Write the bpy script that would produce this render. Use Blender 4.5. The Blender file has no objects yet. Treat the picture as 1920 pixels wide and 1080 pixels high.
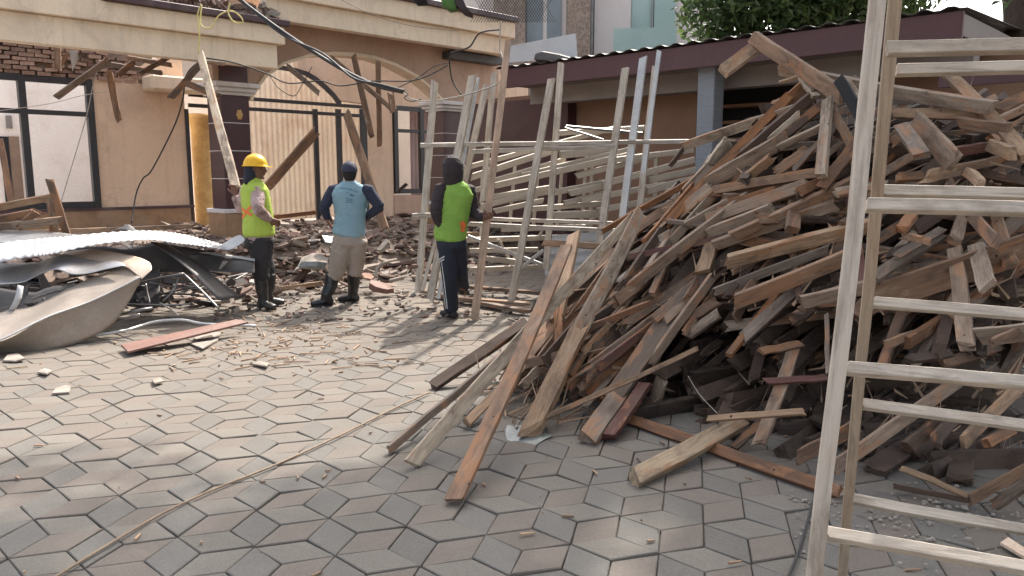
import bpy, bmesh, math, random
from mathutils import Vector, Matrix, noise
from mathutils.bvhtree import BVHTree
R = math.radians
scene = bpy.context.scene
col = scene.collection
random.seed(7)

# ------------------------------------------------------------------ camera, sky, sun, exposure
CAMH = 1.5; FPX = 1460.0; PITCH = R(8.4)
cam_d = bpy.data.cameras.new('camera'); cam = bpy.data.objects.new('camera', cam_d); col.objects.link(cam)
cam.location = (0, 0, CAMH); cam.rotation_euler = (R(90) - PITCH, 0, 0)
cam_d.sensor_width = 36; cam_d.lens = FPX / 1920 * 36; cam_d.clip_end = 2000; cam_d.clip_start = 0.05
scene.camera = cam
SUN_EL = R(50); SUN_AZ = R(20)          # azimuth measured from +Y towards +X
world = bpy.data.worlds.new('World'); scene.world = world; world.use_nodes = True
wn = world.node_tree.nodes; wl = world.node_tree.links; wn.clear()
sky = wn.new('ShaderNodeTexSky'); sky.sky_type = 'NISHITA'; sky.sun_disc = False
sky.sun_elevation = SUN_EL; sky.sun_rotation = SUN_AZ; sky.dust_density = 4.0; sky.air_density = 1.0; sky.ozone_density = 1.0
bg = wn.new('ShaderNodeBackground'); bg.inputs[1].default_value = 0.15
wo = wn.new('ShaderNodeOutputWorld'); bw_ = wn.new('ShaderNodeRGBToBW'); mx_ = wn.new('ShaderNodeMix'); mx_.data_type = 'RGBA'; mx_.inputs[0].default_value = .6
tn_ = wn.new('ShaderNodeMix'); tn_.data_type = 'RGBA'; tn_.blend_type = 'MULTIPLY'; tn_.clamp_result = False; tn_.inputs[0].default_value = 1; tn_.inputs[7].default_value = (1.0, .95, .90, 1)   # milky haze
wl.new(sky.outputs[0], bw_.inputs[0]); wl.new(bw_.outputs[0], tn_.inputs[6]); wl.new(sky.outputs[0], mx_.inputs[6]); wl.new(tn_.outputs[2], mx_.inputs[7]); wl.new(mx_.outputs[2], bg.inputs[0]); wl.new(bg.outputs[0], wo.inputs[0])
sd = bpy.data.lights.new('sun', 'SUN'); sd.energy = 2.0; sd.angle = R(0.9); sd.color = (1, .93, .84)
sun = bpy.data.objects.new('sun', sd); col.objects.link(sun)
tosun = Vector((math.sin(SUN_AZ) * math.cos(SUN_EL), math.cos(SUN_AZ) * math.cos(SUN_EL), math.sin(SUN_EL)))
sun.rotation_euler = tosun.to_track_quat('Z', 'Y').to_euler(); sun.location = tosun * 40
vs = scene.view_settings; vs.view_transform = 'Standard'; vs.look = 'None'; vs.exposure = 1.8; vs.gamma = 1; vs.use_curve_mapping = False
scene.render.engine = 'CYCLES'

# ------------------------------------------------------------------ geometry helpers
_f = Vector((0, math.cos(PITCH), -math.sin(PITCH))); _u = Vector((0, math.sin(PITCH), math.cos(PITCH)))
C0 = Vector((0, 0, CAMH))
def ray(x, y): return Vector((1, 0, 0)) * ((x - 960) / FPX) - _u * ((y - 540) / FPX) + _f
def U(x, y, D):                         # world point seen at (x, y), D metres in front
    d = ray(x, y); return C0 + d * (D / d.y)
def G(x, y, z=0.0):
    d = ray(x, y); return C0 + d * ((z - CAMH) / d.z)
A = R(44.2)
DF = Vector((math.sin(A), math.cos(A), 0)); NF = Vector((-math.cos(A), math.sin(A), 0))
O = G(428, 455, .35); O.z = 0
def H(s, t, z): return O + DF * s + NF * t + Vector((0, 0, z))
def FP(x, y, t):                        # facade plane at depth t -> (s, z)
    d = ray(x, y); k = ((O - C0).dot(NF) + t) / d.dot(NF); p = C0 + d * k
    return ((p - O).dot(DF), p.z)
def SP(x, y, s):                        # shed plane (constant s) -> (t, z)
    d = ray(x, y); k = ((O - C0).dot(DF) + s) / d.dot(DF); p = C0 + d * k
    return ((p - O).dot(NF), p.z)

def newobj(name, me, parent=None):
    o = bpy.data.objects.new(name, me); col.objects.link(o)
    if parent is not None: o.parent = parent
    return o
def tag(o, label=None, cat=None, group=None, kind=None):
    if label: o['label'] = label
    if cat: o['category'] = cat
    if group: o['group'] = group
    if kind: o['kind'] = kind
    return o
def empty(name, loc=(0, 0, 0), rz=0, **k):
    o = newobj(name, None); o.location = loc; o.rotation_euler = (0, 0, rz); o.empty_display_size = .2
    return tag(o, **k)
def finish(bm, name, m, parent=None, smooth=False, bevel=0, origin=None):
    """bm in world coordinates -> object; parents here are never moved after building"""
    bmesh.ops.recalc_face_normals(bm, faces=bm.faces)
    if bevel: bmesh.ops.bevel(bm, geom=[e for e in bm.edges if e.is_manifold and e.calc_face_angle(0) > .5], offset=bevel, segments=1, affect='EDGES', clamp_overlap=True)
    me = bpy.data.meshes.new(name)
    if origin is None: origin = Vector((0, 0, 0))
    q = parent
    if q is not None:
        origin = Vector((0, 0, 0))
        while q is not None: origin += q.location; q = q.parent
    bmesh.ops.translate(bm, verts=bm.verts, vec=-Vector(origin))
    bm.to_mesh(me); bm.free()
    if isinstance(m, (list, tuple)):
        for x in m: me.materials.append(x)
    else: me.materials.append(m)
    if smooth:
        for p in me.polygons: p.use_smooth = True
    o = newobj(name, me, parent)
    if parent is None: o.location = origin
    return o
def hexa(bm, pts, mi=0):                # 8 points: bottom 4 ccw, top 4
    v = [bm.verts.new(p) for p in pts]
    for f in ((3, 2, 1, 0), (4, 5, 6, 7), (0, 1, 5, 4), (1, 2, 6, 5), (2, 3, 7, 6), (3, 0, 4, 7)):
        bm.faces.new([v[i] for i in f]).material_index = mi
def hbox(bm, s0, s1, t0, t1, z0, z1, mi=0):   # box in house coordinates
    hexa(bm, [H(s0, t0, z0), H(s1, t0, z0), H(s1, t1, z0), H(s0, t1, z0), H(s0, t0, z1), H(s1, t0, z1), H(s1, t1, z1), H(s0, t1, z1)], mi)
def HB(name, m, parent, s0, s1, t0, t1, z0, z1, bevel=0):
    bm = bmesh.new(); hbox(bm, s0, s1, t0, t1, z0, z1); return finish(bm, name, m, parent, bevel=bevel)
def prism(bm, poly, d):                 # poly: list of 3D points, d extrusion vector
    a = [bm.verts.new(p) for p in poly]; b = [bm.verts.new(Vector(p) + d) for p in poly]
    bm.faces.new(a); bm.faces.new(b[::-1]); n = len(a)
    for i in range(n): bm.faces.new((a[i], b[i], b[(i + 1) % n], a[(i + 1) % n]))
def HPoly(name, m, parent, sz, t0, t1):
    bm = bmesh.new(); prism(bm, [H(s, t0, z) for s, z in sz], NF * (t1 - t0)); return finish(bm, name, m, parent)
def HPx(name, m, parent, px, t0, t1):   # polygon read off the photo on plane t0
    return HPoly(name, m, parent, [FP(x, y, t0) for x, y in px], t0, t1)
def frames(pts, side=None):
    out = []; n = len(pts); last = side
    for i in range(n):
        t = (pts[min(i + 1, n - 1)] - pts[max(i - 1, 0)]).normalized()
        s = last if last is not None else (Vector((0, 0, 1)) if abs(t.z) < .9 else Vector((1, 0, 0)))
        s = (s - t * s.dot(t))
        if s.length < 1e-4: s = t.orthogonal()
        s.normalize(); out.append((t, s, t.cross(s)))
        if side is None: last = s
    return out
def loft(bm, pts, rad, side=None, n=12, cap=True, mi=0):
    pts = [Vector(p) for p in pts]; rad = [(r, r) if not isinstance(r, tuple) else r for r in rad]
    fr = frames(pts, side); P = list(zip(pts, rad, fr))
    if cap:
        t, s, b = fr[0]; r = rad[0]; P = [(pts[0] - t * min(r) * .35, (r[0] * .65, r[1] * .65), fr[0])] + P
        t, s, b = fr[-1]; r = rad[-1]; P = P + [(pts[-1] + t * min(r) * .35, (r[0] * .65, r[1] * .65), fr[-1])]
    rings = []
    for p, r, (t, s, b) in P:
        rings.append([bm.verts.new(p + s * (r[0] * math.cos(a)) + b * (r[1] * math.sin(a))) for a in [2 * math.pi * k / n for k in range(n)]])
    for q in range(len(rings) - 1):
        for k in range(n): bm.faces.new((rings[q][k], rings[q][(k + 1) % n], rings[q + 1][(k + 1) % n], rings[q + 1][k])).material_index = mi
    bm.faces.new(rings[0][::-1]).material_index = mi; bm.faces.new(rings[-1]).material_index = mi
def smooth_path(pts, n=8):
    pts = [Vector(p) for p in pts]; out = []
    for i in range(len(pts) - 1):
        p0 = pts[max(i - 1, 0)]; p1 = pts[i]; p2 = pts[i + 1]; p3 = pts[min(i + 2, len(pts) - 1)]
        for k in range(n):
            t = k / n
            out.append(.5 * ((2 * p1) + (p2 - p0) * t + (2 * p0 - 5 * p1 + 4 * p2 - p3) * t * t + (3 * p1 - p0 - 3 * p2 + p3) * t ** 3))
    return out + [pts[-1]]
def cable(name, label, pts, r, m, cat='cable', n=8, sides=6, **k):
    bm = bmesh.new(); p = smooth_path(pts, n); loft(bm, p, [r] * len(p), n=sides, cap=False)
    return tag(finish(bm, name, m, smooth=True, origin=p[0]), label, cat, **k)

# ------------------------------------------------------------------ materials
def nt(name):
    m = bpy.data.materials.new(name); m.use_nodes = True; t = m.node_tree; t.nodes.clear()
    out = t.nodes.new('ShaderNodeOutputMaterial'); b = t.nodes.new('ShaderNodeBsdfPrincipled'); t.links.new(b.outputs[0], out.inputs[0])
    return m, t, b
def N(t, k, **kw):
    n = t.nodes.new(k)
    for a, v in kw.items():
        if a in ('inp',):
            for i, x in v.items(): n.inputs[i].default_value = x
        else: setattr(n, a, v)
    return n
def ramp(t, src, stops):
    r = t.nodes.new('ShaderNodeValToRGB'); e = r.color_ramp.elements
    while len(e) < len(stops): e.new(.5)
    for k, (p, c) in enumerate(stops): e[k].position = p; e[k].color = (c[0], c[1], c[2], 1) if hasattr(c, '__len__') else (c, c, c, 1)
    t.links.new(src, r.inputs[0]); return r
def mixc(t, a, b, fac, mode='MIX'):
    m = t.nodes.new('ShaderNodeMix'); m.data_type = 'RGBA'; m.blend_type = mode
    for s, i in ((a, 6), (b, 7)):
        if isinstance(s, tuple): m.inputs[i].default_value = (s[0], s[1], s[2], 1)
        else: t.links.new(s, m.inputs[i])
    if isinstance(fac, (int, float)): m.inputs[0].default_value = fac
    else: t.links.new(fac, m.inputs[0])
    return m.outputs[2]
def surf(name, c1, c2=None, scale=3, rough=.8, metal=0, bump=.15, fine=60, dirt=None, dirt_amt=.5, coords='Object', stretch=(1, 1, 1), rnd=0.0, island=False, spec=.5, trans=0, dscale=1.2, drip=0):
    m, t, b = nt(name); c2 = c2 or tuple(x * .75 for x in c1)
    tc = N(t, 'ShaderNodeTexCoord'); mp = N(t, 'ShaderNodeMapping'); mp.inputs['Scale'].default_value = stretch; t.links.new(tc.outputs[coords], mp.inputs[0])
    n1 = N(t, 'ShaderNodeTexNoise', inp={'Scale': scale, 'Detail': 6, 'Roughness': .65}); t.links.new(mp.outputs[0], n1.inputs[0])
    n2 = N(t, 'ShaderNodeTexNoise', inp={'Scale': fine, 'Detail': 3}); t.links.new(mp.outputs[0], n2.inputs[0])
    r1 = ramp(t, n1.outputs[0], [(.35, c1), (.65, c2)]); c = r1.outputs[0]
    r2 = ramp(t, n2.outputs[0], [(.3, .82), (.7, 1.12)]); c = mixc(t, c, r2.outputs[0], .22 if drip else .7, 'MULTIPLY')
    if dirt:
        n3 = N(t, 'ShaderNodeTexNoise', inp={'Scale': dscale, 'Detail': 8, 'Roughness': .7, 'Distortion': .6}); t.links.new(mp.outputs[0], n3.inputs[0])
        r3 = ramp(t, n3.outputs[0], [(.5, 0), (.68, dirt_amt)]); c = mixc(t, c, dirt, r3.outputs[0])
    if drip:
        md = N(t, 'ShaderNodeMapping'); md.inputs['Scale'].default_value = (5, 5, .35); t.links.new(tc.outputs[coords], md.inputs[0])
        nd = N(t, 'ShaderNodeTexNoise', inp={'Scale': 1.3, 'Detail': 8, 'Roughness': .75, 'Distortion': .2}); t.links.new(md.outputs[0], nd.inputs[0])
        rd = ramp(t, nd.outputs[0], [(.5, 0), (.66, drip)]); c = mixc(t, c, tuple(x * .55 for x in c1), rd.outputs[0])
        nc = N(t, 'ShaderNodeTexVoronoi', feature='DISTANCE_TO_EDGE', inp={'Scale': .55}); nw = N(t, 'ShaderNodeTexNoise', inp={'Scale': 2.5, 'Detail': 6}); va_ = N(t, 'ShaderNodeVectorMath', operation='MULTIPLY_ADD'); va_.inputs[1].default_value = (.6, .6, .6)
        t.links.new(nw.outputs[1], va_.inputs[0]); t.links.new(tc.outputs[coords], va_.inputs[2]); t.links.new(tc.outputs[coords], nw.inputs[0]); t.links.new(va_.outputs[0], nc.inputs[0])
        rc = ramp(t, nc.outputs[0], [(.0, .3), (.005, 0)]); c = mixc(t, c, tuple(x * .35 for x in c1), rc.outputs[0])     # hairline cracks
    if rnd or island:
        src = N(t, 'ShaderNodeNewGeometry').outputs['Random Per Island'] if island else N(t, 'ShaderNodeObjectInfo').outputs['Random']
        r4 = ramp(t, src, [(0, 1 - rnd), (1, 1 + rnd)]); c = mixc(t, c, r4.outputs[0], 1.0, 'MULTIPLY')
    t.links.new(c, b.inputs['Base Color']); b.inputs['Roughness'].default_value = rough; b.inputs['Metallic'].default_value = metal
    b.inputs['Specular IOR Level'].default_value = spec
    if bump:
        bp = N(t, 'ShaderNodeBump', inp={'Strength': bump, 'Distance': .01}); ad = N(t, 'ShaderNodeMath', operation='ADD')
        t.links.new(n1.outputs[0], ad.inputs[0]); t.links.new(n2.outputs[0], ad.inputs[1]); t.links.new(ad.outputs[0], bp.inputs['Height']); t.links.new(bp.outputs[0], b.inputs['Normal'])
    return m
def wood(name, per_island=False, dirtc=(.095, .06, .04), dirt=.8, rough=.8, nails=.07, orange=.55):
    """timber: colour from the object, grain along local X, grey weathering, stains, nail marks"""
    m, t, b = nt(name)
    tc = N(t, 'ShaderNodeTexCoord'); oi = N(t, 'ShaderNodeObjectInfo')
    ad = N(t, 'ShaderNodeVectorMath', operation='ADD'); sc = N(t, 'ShaderNodeVectorMath', operation='SCALE'); sc.inputs[3].default_value = 37
    cb = N(t, 'ShaderNodeCombineXYZ')
    rsrc = N(t, 'ShaderNodeNewGeometry').outputs['Random Per Island'] if per_island else oi.outputs['Random']
    for i in range(3): t.links.new(rsrc, cb.inputs[i])
    t.links.new(cb.outputs[0], sc.inputs[0]); t.links.new(tc.outputs['Object'], ad.inputs[0]); t.links.new(sc.outputs[0], ad.inputs[1])
    mp = N(t, 'ShaderNodeMapping'); mp.inputs['Scale'].default_value = (1.4, 26, 26); t.links.new(ad.outputs[0], mp.inputs[0])
    gr = N(t, 'ShaderNodeTexNoise', inp={'Scale': 2.0, 'Detail': 7, 'Roughness': .7, 'Distortion': 1.2}); t.links.new(mp.outputs[0], gr.inputs[0])
    mp2 = N(t, 'ShaderNodeMapping'); mp2.inputs['Scale'].default_value = (1.6, 5, 5); t.links.new(ad.outputs[0], mp2.inputs[0])
    st = N(t, 'ShaderNodeTexNoise', inp={'Scale': 1.6, 'Detail': 8, 'Roughness': .72, 'Distortion': .4}); t.links.new(mp2.outputs[0], st.inputs[0])
    vo = N(t, 'ShaderNodeTexVoronoi', inp={'Scale': 7.0}); t.links.new(ad.outputs[0], vo.inputs[0])
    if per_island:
        base = ramp(t, rsrc, [(0, (.045, .028, .02)), (.3, (.075, .047, .032)), (.55, (.028, .019, .014)), (.8, (.065, .043, .031)), (1, (.05, .028, .018))]).outputs[0]  # buried boards coloured darker to paint the shade inside the heap
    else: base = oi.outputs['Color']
    rg = ramp(t, gr.outputs[0], [(.28, .42), (.48, .95), (.68, 1.32)])
    c = mixc(t, base, rg.outputs[0], .85, 'MULTIPLY')
    rs = ramp(t, st.outputs[0], [(.46, 0), (.62, dirt)]); c = mixc(t, c, dirtc, rs.outputs[0])
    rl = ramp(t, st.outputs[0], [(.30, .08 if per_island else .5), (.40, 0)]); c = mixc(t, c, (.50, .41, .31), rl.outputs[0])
    mp3 = N(t, 'ShaderNodeMapping'); mp3.inputs['Scale'].default_value = (1.1, 4, 4); mp3.inputs['Location'].default_value = (9, 4, 2); t.links.new(ad.outputs[0], mp3.inputs[0])
    s2 = N(t, 'ShaderNodeTexNoise', inp={'Scale': 2.2, 'Detail': 6, 'Roughness': .6, 'Distortion': .8}); t.links.new(mp3.outputs[0], s2.inputs[0])
    ro = ramp(t, s2.outputs[0], [(.54, 0), (.60, orange)]); c = mixc(t, c, (.33, .15, .065), ro.outputs[0])     # freshly split or rust stained patches
    rv = ramp(t, vo.outputs[0], [(nails * .7, 1), (nails, 0)]); c = mixc(t, c, (.035, .025, .02), rv.outputs[0])
    t.links.new(c, b.inputs['Base Color']); b.inputs['Roughness'].default_value = rough
    bp = N(t, 'ShaderNodeBump', inp={'Strength': .45, 'Distance': .006}); t.links.new(gr.outputs[0], bp.inputs['Height']); t.links.new(bp.outputs[0], b.inputs['Normal'])
    return m
M = {}
M['wood'] = wood('old_timber'); M['woodpile'] = wood('shade_dark_timber_mass', True, orange=0)
M['planed'] = wood('planed_batten', dirtc=(.20, .155, .11), dirt=.6, rough=.65, nails=.03, orange=.12)
M['channel'] = surf('matt_black_steel', (.012, .013, .015), (.02, .02, .022), 5, .75, bump=0, spec=.15)
M['tin'] = surf('dull_tin', (.24, .26, .26), (.17, .185, .185), 6, .5, metal=.4, bump=.2)
M['chips'] = surf('wood_chips', (.36, .25, .16), (.28, .18, .12), 8, .9, rnd=.35, island=True)
M['fascia'] = surf('cream_plaster', (.80, .665, .50), (.74, .60, .445), 1.2, .85, dirt=(.48, .37, .28), dirt_amt=.5, drip=.35, bump=.1, fine=25)
M['tan'] = surf('tan_plaster', (.72, .535, .385), (.65, .475, .335), .9, .85, dirt=(.46, .34, .25), dirt_amt=.5, drip=.3, bump=.1, fine=22)
M['brownwall'] = surf('brown_plaster', (.50, .345, .255), (.44, .295, .215), .9, .85, dirt=(.33, .22, .16), dirt_amt=.4, drip=.3, bump=.1)
M['inner'] = surf('white_room_plaster', (.86, .80, .74), (.82, .75, .68), .8, .85, dirt=(.55, .45, .37), dirt_amt=.4, bump=.05)
M['maroon'] = surf('maroon_tile', (.075, .030, .032), (.058, .024, .026), 2.0, .38, bump=.04, dirt=(.15, .09, .08), dirt_amt=.25)
M['cap'] = surf('dark_plum_coping', (.085, .045, .05), (.06, .032, .037), 4, .5, bump=.1, dirt=(.25, .2, .18), dirt_amt=.4)
M['white'] = surf('white_moulding', (.72, .68, .66), (.62, .57, .54), 3, .7, bump=.05, dirt=(.4, .33, .28), dirt_amt=.4)
M['plinth'] = surf('brown_marble_tile', (.40, .25, .14), (.27, .16, .095), 3.5, .4, bump=.05, dirt=(.4, .31, .22), dirt_amt=.5)
M['gold'] = surf('ochre_moulding', (.62, .40, .15), (.48, .29, .10), 6, .6, bump=.2, fine=25)
M['black'] = surf('black_frame_paint', (.022, .022, .026), (.035, .033, .035), 5, .45, bump=.05)
M['sheetcream'] = surf('cream_corrugated_sheet', (.88, .81, .71), (.83, .75, .65), 1.0, .6, bump=.03, dirt=(.6, .42, .30), dirt_amt=.35)
M['sheetpink'] = surf('pinkish_corrugated_sheet', (.55, .42, .39), (.48, .36, .34), 1.5, .6, bump=.03)
def translucent(m, fac):
    t = m.node_tree; b = [n for n in t.nodes if n.type == 'BSDF_PRINCIPLED'][0]; out = [n for n in t.nodes if n.type == 'OUTPUT_MATERIAL'][0]
    tr = t.nodes.new('ShaderNodeBsdfTranslucent'); mx = t.nodes.new('ShaderNodeMixShader'); mx.inputs[0].default_value = fac
    t.links.new(b.inputs['Base Color'].links[0].from_socket, tr.inputs[0]); t.links.new(b.outputs[0], mx.inputs[1]); t.links.new(tr.outputs[0], mx.inputs[2]); t.links.new(mx.outputs[0], out.inputs[0])
translucent(M['sheetcream'], .4); translucent(M['sheetpink'], .3)      # thin plastic roofing sheets let daylight through
M['glass'] = surf('dusty_pane', (.5, .5, .5), (.42, .42, .43), 2, .25, bump=.02)
M['brick'] = surf('old_brick', (.34, .21, .155), (.24, .15, .11), 8, .95, bump=.6, rnd=.3, dirt=(.38, .29, .22), dirt_amt=.8, dscale=3)
M['mortar'] = surf('rough_mortar', (.27, .20, .155), (.19, .14, .11), 10, .95, bump=.5)
M['granite'] = surf('grey_granite', (.13, .14, .14), (.22, .23, .22), 40, .45, bump=.05, fine=150)
M['concrete'] = surf('dusty_concrete', (.34, .29, .25), (.25, .21, .18), 3, .9, bump=.3, dirt=(.4, .34, .29), dirt_amt=.4)
M['shedfascia'] = surf('maroon_fascia_board', (.105, .045, .048), (.085, .038, .041), 1.2, .6, bump=.04, dirt=(.16, .09, .085), dirt_amt=.3)
M['shedwall'] = surf('brown_shed_wall', (.27, .16, .105), (.235, .135, .09), 1.2, .8, bump=.08)
M['soffit'] = surf('grey_soffit', (.27, .235, .215), (.22, .19, .175), 1.5, .8, bump=.05)
M['greycol'] = surf('grey_blue_tile_column', (.26, .28, .31), (.21, .23, .26), 9, .55, bump=.05, stretch=(.3, .3, 3))
M['dark'] = surf('interior_shade_black', (.018, .018, .021), (.025, .024, .026), 2, .9, bump=0)  # near-black colour stands for the shade inside doorway and shed bay
M['roofsheet'] = surf('dark_corrugated_roof', (.07, .06, .06), (.11, .10, .095), 3, .6, bump=.1)
M['galv'] = surf('galvanised_sheet', (.50, .50, .50), (.36, .36, .37), 3, .38, metal=.75, bump=.1, dirt=(.32, .26, .21), dirt_amt=.6)
M['pan'] = surf('bent_sheet_metal', (.40, .345, .29), (.28, .24, .205), 2, .5, metal=.25, bump=.08, dirt=(.30, .22, .16), dirt_amt=.6)
M['pancream'] = surf('cream_sheet_metal', (.70, .58, .47), (.58, .44, .33), 3, .5, metal=.1, bump=.08, dirt=(.36, .22, .12), dirt_amt=.8)
M['paintmetal'] = surf('pale_painted_steel', (.50, .50, .50), (.40, .40, .40), 2, .6, metal=.1, bump=.05, dirt=(.3, .25, .2), dirt_amt=.5)
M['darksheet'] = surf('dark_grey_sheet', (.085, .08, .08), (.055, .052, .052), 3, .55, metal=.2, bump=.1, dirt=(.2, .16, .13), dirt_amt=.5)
M['steel'] = surf('thin_steel_tube', (.30, .29, .28), (.20, .19, .19), 6, .4, metal=.7, bump=.05)
M['tube'] = surf('dusty_cream_steel_channel', (.52, .46, .385), (.42, .365, .30), 3, .55, metal=.12, bump=.05, dirt=(.27, .21, .16), dirt_amt=.5, stretch=(.4, 2, 2))
M['silver'] = surf('bright_galvanised_channel', (.58, .58, .57), (.46, .46, .46), 3, .4, metal=.35, bump=.05)
M['redboard'] = surf('red_brown_board', (.23, .12, .09), (.17, .085, .065), 4, .7, bump=.1, dirt=(.33, .25, .2), dirt_amt=.5)
M['rubble'] = None
M['cablek'] = surf('black_rubber', (.02, .02, .022), (.03, .03, .03), 20, .6, bump=0)
M['cabley'] = surf('yellow_rope', (.70, .60, .22), (.55, .47, .2), 20, .8, bump=0)
M['cablew'] = surf('dirty_white_flex', (.42, .38, .34), (.30, .27, .24), 20, .8, bump=0)
M['hose'] = surf('tan_rod', (.30, .22, .15), (.22, .16, .11), 12, .8, bump=0)
M['paper'] = surf('dusty_plaster_chunk', (.36, .315, .27), (.25, .215, .18), 8, .9, bump=.2)
M['stone'] = surf('house_stone', (.34, .28, .235), (.16, .125, .10), 14, .9, bump=.3, fine=40)
M['housewhite'] = surf('pale_house_wall', (.60, .57, .55), (.55, .52, .5), .5, .8, bump=.02)
M['houseglass'] = surf('blue_grey_window', (.13, .16, .18), (.20, .24, .26), .5, .12, bump=0)
M['balcony'] = surf('green_balcony_glass', (.36, .48, .46), (.30, .42, .41), .4, .12, bump=0)
M['lightpanel'] = surf('pale_grey_panel', (.62, .65, .68), (.55, .58, .60), 2, .5, bump=.05)
M['bark'] = surf('bark', (.10, .075, .06), (.055, .04, .032), 8, .95, bump=.8, stretch=(1, 1, .3))
def leafmat(name, a, b_, c):
    m, t, b = nt(name); g = N(t, 'ShaderNodeNewGeometry'); r = ramp(t, g.outputs['Random Per Island'], [(0, a), (.5, b_), (1, c)])
    t.links.new(r.outputs[0], b.inputs['Base Color']); b.inputs['Roughness'].default_value = .5
    tr = N(t, 'ShaderNodeBsdfTranslucent'); t.links.new(r.outputs[0], tr.inputs[0]); mx = N(t, 'ShaderNodeMixShader'); mx.inputs[0].default_value = .4
    out = [n for n in t.nodes if n.type == 'OUTPUT_MATERIAL'][0]; t.links.new(b.outputs[0], mx.inputs[1]); t.links.new(tr.outputs[0], mx.inputs[2]); t.links.new(mx.outputs[0], out.inputs[0]); return m
M['leaf'] = leafmat('green_leaves', (.05, .085, .035), (.085, .14, .05), (.14, .20, .06))
# pavers: dusty concrete, colour per object
def pavermat(name, island):
    m, t, b = nt(name); tc = N(t, 'ShaderNodeTexCoord'); g = N(t, 'ShaderNodeNewGeometry')
    n1 = N(t, 'ShaderNodeTexNoise', inp={'Scale': 2.2, 'Detail': 8, 'Roughness': .7}); n2 = N(t, 'ShaderNodeTexNoise', inp={'Scale': 90, 'Detail': 4}); n3 = N(t, 'ShaderNodeTexNoise', inp={'Scale': .55, 'Detail': 4})
    for n in (n1, n2, n3): t.links.new(g.outputs['Position'], n.inputs[0])
    if island:
        at = N(t, 'ShaderNodeAttribute', attribute_name='tone'); base = at.outputs[0]
    else: base = N(t, 'ShaderNodeObjectInfo').outputs['Color']
    c = mixc(t, base, ramp(t, n1.outputs[0], [(.3, .82), (.7, 1.12)]).outputs[0], .8, 'MULTIPLY')
    c = mixc(t, c, ramp(t, n2.outputs[0], [(.3, .8), (.7, 1.15)]).outputs[0], .7, 'MULTIPLY')
    n4 = N(t, 'ShaderNodeTexNoise', inp={'Scale': .9, 'Detail': 9, 'Roughness': .75, 'Distortion': .5}); t.links.new(g.outputs['Position'], n4.inputs[0]); c = mixc(t, c, (.085, .075, .066), ramp(t, n4.outputs[0], [(.56, 0), (.72, .55)]).outputs[0])
    # dry building dust, thickest towards the rubble; ramp also paints the foreground shade darker
    sx = N(t, 'ShaderNodeSeparateXYZ'); t.links.new(g.outputs['Position'], sx.inputs[0])
    mr = N(t, 'ShaderNodeMapRange', inp={1: 2.6, 2: 8.0, 3: .05, 4: .7}); t.links.new(sx.outputs[1], mr.inputs[0])
    mu = N(t, 'ShaderNodeMath', operation='MULTIPLY'); t.links.new(mr.outputs[0], mu.inputs[0]); t.links.new(ramp(t, n3.outputs[0], [(.3, .3), (.65, 1)]).outputs[0], mu.inputs[1])
    c = mixc(t, c, (.184, .144, .108), mu.outputs[0])
    t.links.new(c, b.inputs['Base Color']); b.inputs['Roughness'].default_value = .85
    bp = N(t, 'ShaderNodeBump', inp={'Strength': .35, 'Distance': .004}); t.links.new(n2.outputs[0], bp.inputs['Height']); t.links.new(bp.outputs[0], b.inputs['Normal'])
    return m
M['paver'] = pavermat('concrete_paver', False); M['pavers'] = pavermat('concrete_pavers_far', True)
M['grout'] = surf('joint_sand', (.13, .11, .09), (.08, .068, .056), 6, .95, bump=.3)
M['earth'] = surf('dusty_ground', (.30, .24, .19), (.22, .17, .14), .8, .95, bump=.3)
def rubblemat():
    m, t, b = nt('rubble_pieces'); g = N(t, 'ShaderNodeNewGeometry')
    r = ramp(t, g.outputs['Random Per Island'], [(0, (.18, .12, .095)), (.16, (.27, .205, .16)), (.34, (.15, .105, .085)), (.50, (.30, .245, .20)), (.62, (.20, .12, .10)), (.72, (.22, .18, .15)), (.90, (.40, .36, .32)), (.96, (.11, .085, .07))]); r.color_ramp.interpolation = 'CONSTANT'
    n1 = N(t, 'ShaderNodeTexNoise', inp={'Scale': 25, 'Detail': 6}); t.links.new(g.outputs['Position'], n1.inputs[0])
    c = mixc(t, r.outputs[0], ramp(t, n1.outputs[0], [(.3, .7), (.7, 1.2)]).outputs[0], .8, 'MULTIPLY')
    t.links.new(c, b.inputs['Base Color']); b.inputs['Roughness'].default_value = .92; return m
M['rubble'] = rubblemat()
# ------------------------------------------------------------------ ground
bm = bmesh.new()
vs_ = [bm.verts.new(p) for p in ((-300, -60, -.06), (300, -60, -.06), (300, 500, -.06), (-300, 500, -.06))]; bm.faces.new(vs_)
tag(finish(bm, 'ground', M['earth']), kind='structure')
pav = empty('paved_yard', (0, 0, 0), kind='structure')
bm = bmesh.new(); v = [bm.verts.new(p) for p in ((-14, -3, -.022), (14, -3, -.022), (14, 15, -.022), (-14, 15, -.022))]; bm.faces.new(v)
finish(bm, 'joint_bed', M['grout'], pav)
HEXA = .206; ANG0 = R(17); HC = Vector((.2836, 3.2034, 0))
TONES = [(.150, .139, .120), (.128, .123, .112), (.144, .124, .106)]     # top, left, right rhombus
def hexv(k): return Vector((math.cos(ANG0 + k * math.pi / 3), math.sin(ANG0 + k * math.pi / 3), 0)) * HEXA
T1 = Vector((math.cos(ANG0 + R(30)), math.sin(ANG0 + R(30)), 0)) * HEXA * math.sqrt(3); T2 = Vector((math.cos(ANG0 + R(90)), math.sin(ANG0 + R(90)), 0)) * HEXA * math.sqrt(3)
def rhomb(k):                            # k in 0..2, corners relative to the hexagon centre
    a = hexv(2 * k); b = hexv(2 * k + 2); m_ = hexv(2 * k + 1)
    return [Vector((0, 0, 0)), a, m_, b]
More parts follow.
